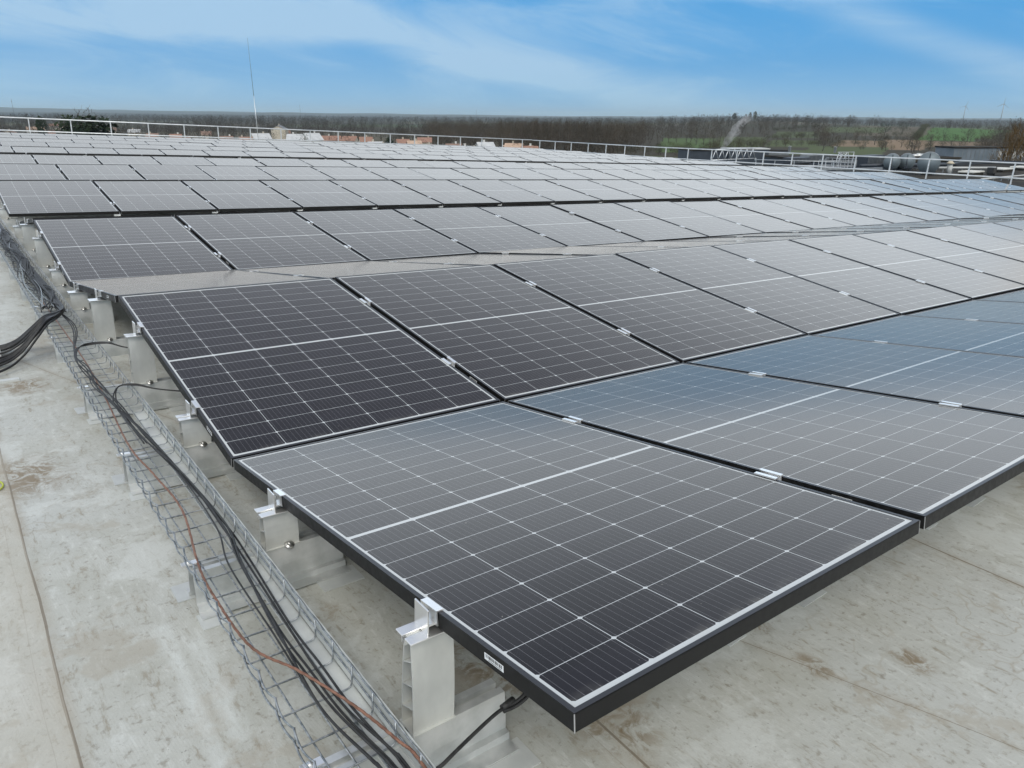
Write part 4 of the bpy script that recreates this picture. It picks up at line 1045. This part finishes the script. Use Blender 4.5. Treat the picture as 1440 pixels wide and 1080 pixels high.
# pipes and ducts running over the dark roof
for k, (ua, va, ub, vb, r, z, mt) in enumerate(((1320,236,1400,236,.14,.6,pale_clad),(1210,233,1345,231,.25,.6,navy),(1100,240,1240,238,.22,.5,grey_clad),(1380,252,1445,246,.09,.4,pale_clad),(1225,228,1330,226,.3,.7,dark_roof))):
    a = at(ua, va, ZL+z); b = at(ub, vb, ZL+z); n = 6; root = thing('roof_pipe', T3(a), ['thin pale pipe above the hatches','navy pipe behind the drums','grey pipe below the caged ladder','thin pale pipe at the right edge','dark duct behind the silver cowl'][k], 'pipe')
    MB().tube([(0, 0, 0), b-a], r, 8).build('pipe', mt, root)
    m = MB()
    for j in range(n):
        p = (b-a)*((j+.5)/n); m2 = MB().box(p.x-.06, p.x+.06, p.y-.06, p.y+.06, -z, p.z-r*.5).build('support', grey_clad, root)
# ribbed condenser boxes on the dark roof
for k, (u, v, w_, h) in enumerate(((1222,238,4.5,1.9),(1236,236,3,1.6),(1120,232,5,1.1),(1145,228,6,1.2))):
    o, q = pthing('cooling_unit', u, v, ['wide dark cooling unit left of the drums','dark cooling unit touching the leftmost drum','low dark cooling unit behind the fence at left','long dark cooling unit behind the caged ladder'][k], 'cooling unit')
    MB().box(-w_/2, w_/2, -.8, .8, .2, h, bev=.05).build('casing', grey_clad if k % 2 else navy, o)
    m = MB()
    for j in range(int(w_/.35)): m.box(-w_/2+.15+j*.35, -w_/2+.23+j*.35, -.86, -.802, .35, h-.15)
    m.build('fins', navy if k % 2 else grey_clad, o); MB().box(-w_/2+.1, w_/2-.1, -.6, .6, 0, .199).build('plinth', dark_roof, o)
# second steel fence with caged ladder beyond our roof edge
fz = ZL
def pfence(name, pts, h, sp, label):
    base = [PMI @ at(u, v, ZL) for u, v in pts]
    o = thing(name, PM, label, 'fence'); tr_ = MB(); mr = MB()
    tr_.tube([p+Vector((0, 0, h)) for p in base], .05, 6); mr.tube([p+Vector((0, 0, h*.5)) for p in base], .04, 6)
    tr_.build('top_rail', rail_m, o); mr.build('middle_rail', rail_m, o)
    for a, b in zip(base[:-1], base[1:]):
        n = max(1, int((b-a).length/sp))
        for k in range(n+1):
            if k == n and b is not base[-1]: continue
            p = a.lerp(b, k/n); MB().box(p.x-.035, p.x+.035, p.y-.035, p.y+.035, ZL, ZL+h-.03).build('post', rail_m, o)
pfence('steel_fence', [(1062,236.5),(1200,241)], 1.15, 2.2, 'pale steel fence on the lower roof behind the guardrail')
pfence('platform_railing', [(1150,238),(1202,239.5),(1206,236),(1160,234)], 1.2, .9, 'short railing around the platform of the caged ladder')
o, q = pthing('caged_ladder', 1183, 239, 'pale steel caged ladder and crossover steps on the lower roof', 'ladder')
for sx in (-1.1, -.6, .6, 1.1):
    MB().tube([(sx*1.3, 0, 0), (sx*1.3, .02, 1.5), (sx, .02, 2.3)], .04, 6).build('stringer', rail_m, o)
for k in range(6): MB().tube([(-1.35, 0, .3+k*.32), (-.7, 0, .3+k*.32)], .03, 6).build('rung', rail_m, o)
for k in range(3):
    MB().tube([(-1.5+k*.9+.7*math.cos(a/8*math.pi), -.35, 1.0+1.25*math.sin(a/8*math.pi)) for a in range(9)], .035, 6).build('cage_hoop', rail_m, o)
MB().tube([(-1.5, 0, 2.35), (2.6, 0, 2.3)], .04, 6).build('handrail', rail_m, o)
MB().tube([(2.6, 0, 2.3), (2.6, 0, 0)], .04, 6).build('handrail_post', rail_m, o)
o, q = pthing('truss_frame', 1035, 226.5, 'pale steel truss frame in front of the navy hall', 'steel frame', None)
m = MB(); m.tube([(-5.5, 0, 1.9), (4.5, 0, 1.9)], .08, 6); m.build('top_chord', rail_m, o); MB().tube([(-6.3, 0, .3), (5.3, 0, .3)], .08, 6).build('bottom_chord', rail_m, o)
for k in range(7):
    x = -6.2+k*1.6; MB().tube([(x, 0, .3), (x+.8, 0, 1.9)], .06, 6).build('diagonal', rail_m, o); MB().tube([(x+.8, 0, 1.9), (x+1.6, 0, .3)], .06, 6).build('diagonal', rail_m, o)
MB().box(-6.3, -6.1, -.1, .1, 0, .3).box(5.1, 5.3, -.1, .1, 0, .3).build('feet', rail_m, o)

# ---- masts and turbines on the horizon
def turbine(u, d, h, rb, a0, label):
    p = far(u, d); p.z = gz(p.x, p.y); tm = mat('turbine_white', (.35,.38,.42), .5)
    o = thing('wind_turbine', T3(p) @ Matrix.Rotation(-math.atan2(p.x, p.y), 4, 'Z'), label, 'wind turbine')
    MB().tube([(0, 0, 0), (0, 0, h)], 2.4, 8, r2=1.5).build('tower', tm, o); MB().box(-1.8, 1.8, -4, 5, h+.05, h+3.6, bev=.4).build('nacelle', tm, o)
    for k in range(3):
        a = a0+k*2.094; MB().tube([(0, -5, h+1.8), (math.sin(a)*rb*.3, -5, h+1.8+math.cos(a)*rb*.3), (math.sin(a)*rb, -5, h+1.8+math.cos(a)*rb)], 1.7, 5, r2=.5).build('blade', tm, o)
turbine(1350, 5200, 75, 30, .35, 'left one of the two wind turbines on the right horizon')
turbine(1402.5, 4700, 84, 32, .1, 'right one of the two wind turbines on the right horizon')
for (u, d, h, lb) in ((26,3800,70,'thin radio mast on the far left horizon'),(425,6000,80,'faint slim mast above the horizon right of the lightning rod'),(670,7000,70,'faint pale tower on the central horizon')):
    p = far(u, d); p.z = gz(p.x, p.y); o = thing('radio_mast', T3(p), lb, 'mast')
    MB().tube([(0, 0, 0), (0, 0, h)], 1.3, 4, r2=.5).build('lattice', grey_clad, o); MB().box(-1.2, 1.2, -1.2, 1.2, h*.85, h*.9).build('antenna', grey_clad, o)

# ---- steam plume above the navy hall
vm = bpy.data.materials.new('steam'); vm.use_nodes = True; t = vm.node_tree
for n in list(t.nodes): t.nodes.remove(n)
tcn = nd(t, 'ShaderNodeTexCoord'); nn = NOISE(t, tcn.outputs['Object'], .32, 4, .6, 1.0)
ps = nd(t, 'ShaderNodeVolumePrincipled'); ps.inputs['Color'].default_value = (.93,.93,.93,1); t.links.new(M(t, 'MULTIPLY', RAMP(t, nn, .42, .62), .6), ps.inputs['Density'])
ou = nd(t, 'ShaderNodeOutputMaterial'); t.links.new(ps.outputs[0], ou.inputs['Volume'])
p = at(1016, 208.5, 9.6)
rt = Bw @ Vector((1, 0, 0)); m = MB(); pts = []
for (du, dz, r) in ((0,0,.7),(.9,1.2,1.0),(1.5,2.6,1.3),(3.0,4.0,1.6),(3.8,5.6,1.7),(5.2,7.0,1.5),(6.6,8.6,1.0)): pts.append((Vector((rt.x*du, rt.y*du, dz)), r))
n = 10; vs = []
for i, (c, r) in enumerate(pts):
    for k in range(n): a = 2*math.pi*k/n; rr_ = r*(1+.2*math.sin(3*a+i*1.3)); vs.append(c+Vector((rt.x*math.cos(a)*rr_, rt.y*math.cos(a)*rr_, 0))+Vector((-rt.y, rt.x, 0))*math.sin(a)*rr_)
fs = [(i*n+k, i*n+(k+1) % n, (i+1)*n+(k+1) % n, (i+1)*n+k) for i in range(len(pts)-1) for k in range(n)]+[tuple(range(n))[::-1], tuple(range((len(pts)-1)*n, len(pts)*n))]
m.add(vs, fs, 0, True)
tag(m.build('steam_plume', vm, mw=T3(p)), 'pale steam plume drifting up from the halls', 'steam', kind='stuff')

# ---- haze
hm = bpy.data.materials.new('air'); hm.use_nodes = True; t = hm.node_tree
for n in list(t.nodes): t.nodes.remove(n)
ps = nd(t, 'ShaderNodeVolumePrincipled'); ps.inputs['Color'].default_value = (.74,.92,1,1); ps.inputs['Density'].default_value = 7.0e-5; ps.inputs['Anisotropy'].default_value = .2
ou = nd(t, 'ShaderNodeOutputMaterial'); t.links.new(ps.outputs[0], ou.inputs['Volume'])
tag(MB().box(-30500, 30500, -30500, 30500, -21, 215).build('haze', hm), 'thin bluish air over the far countryside', 'haze', kind='stuff')
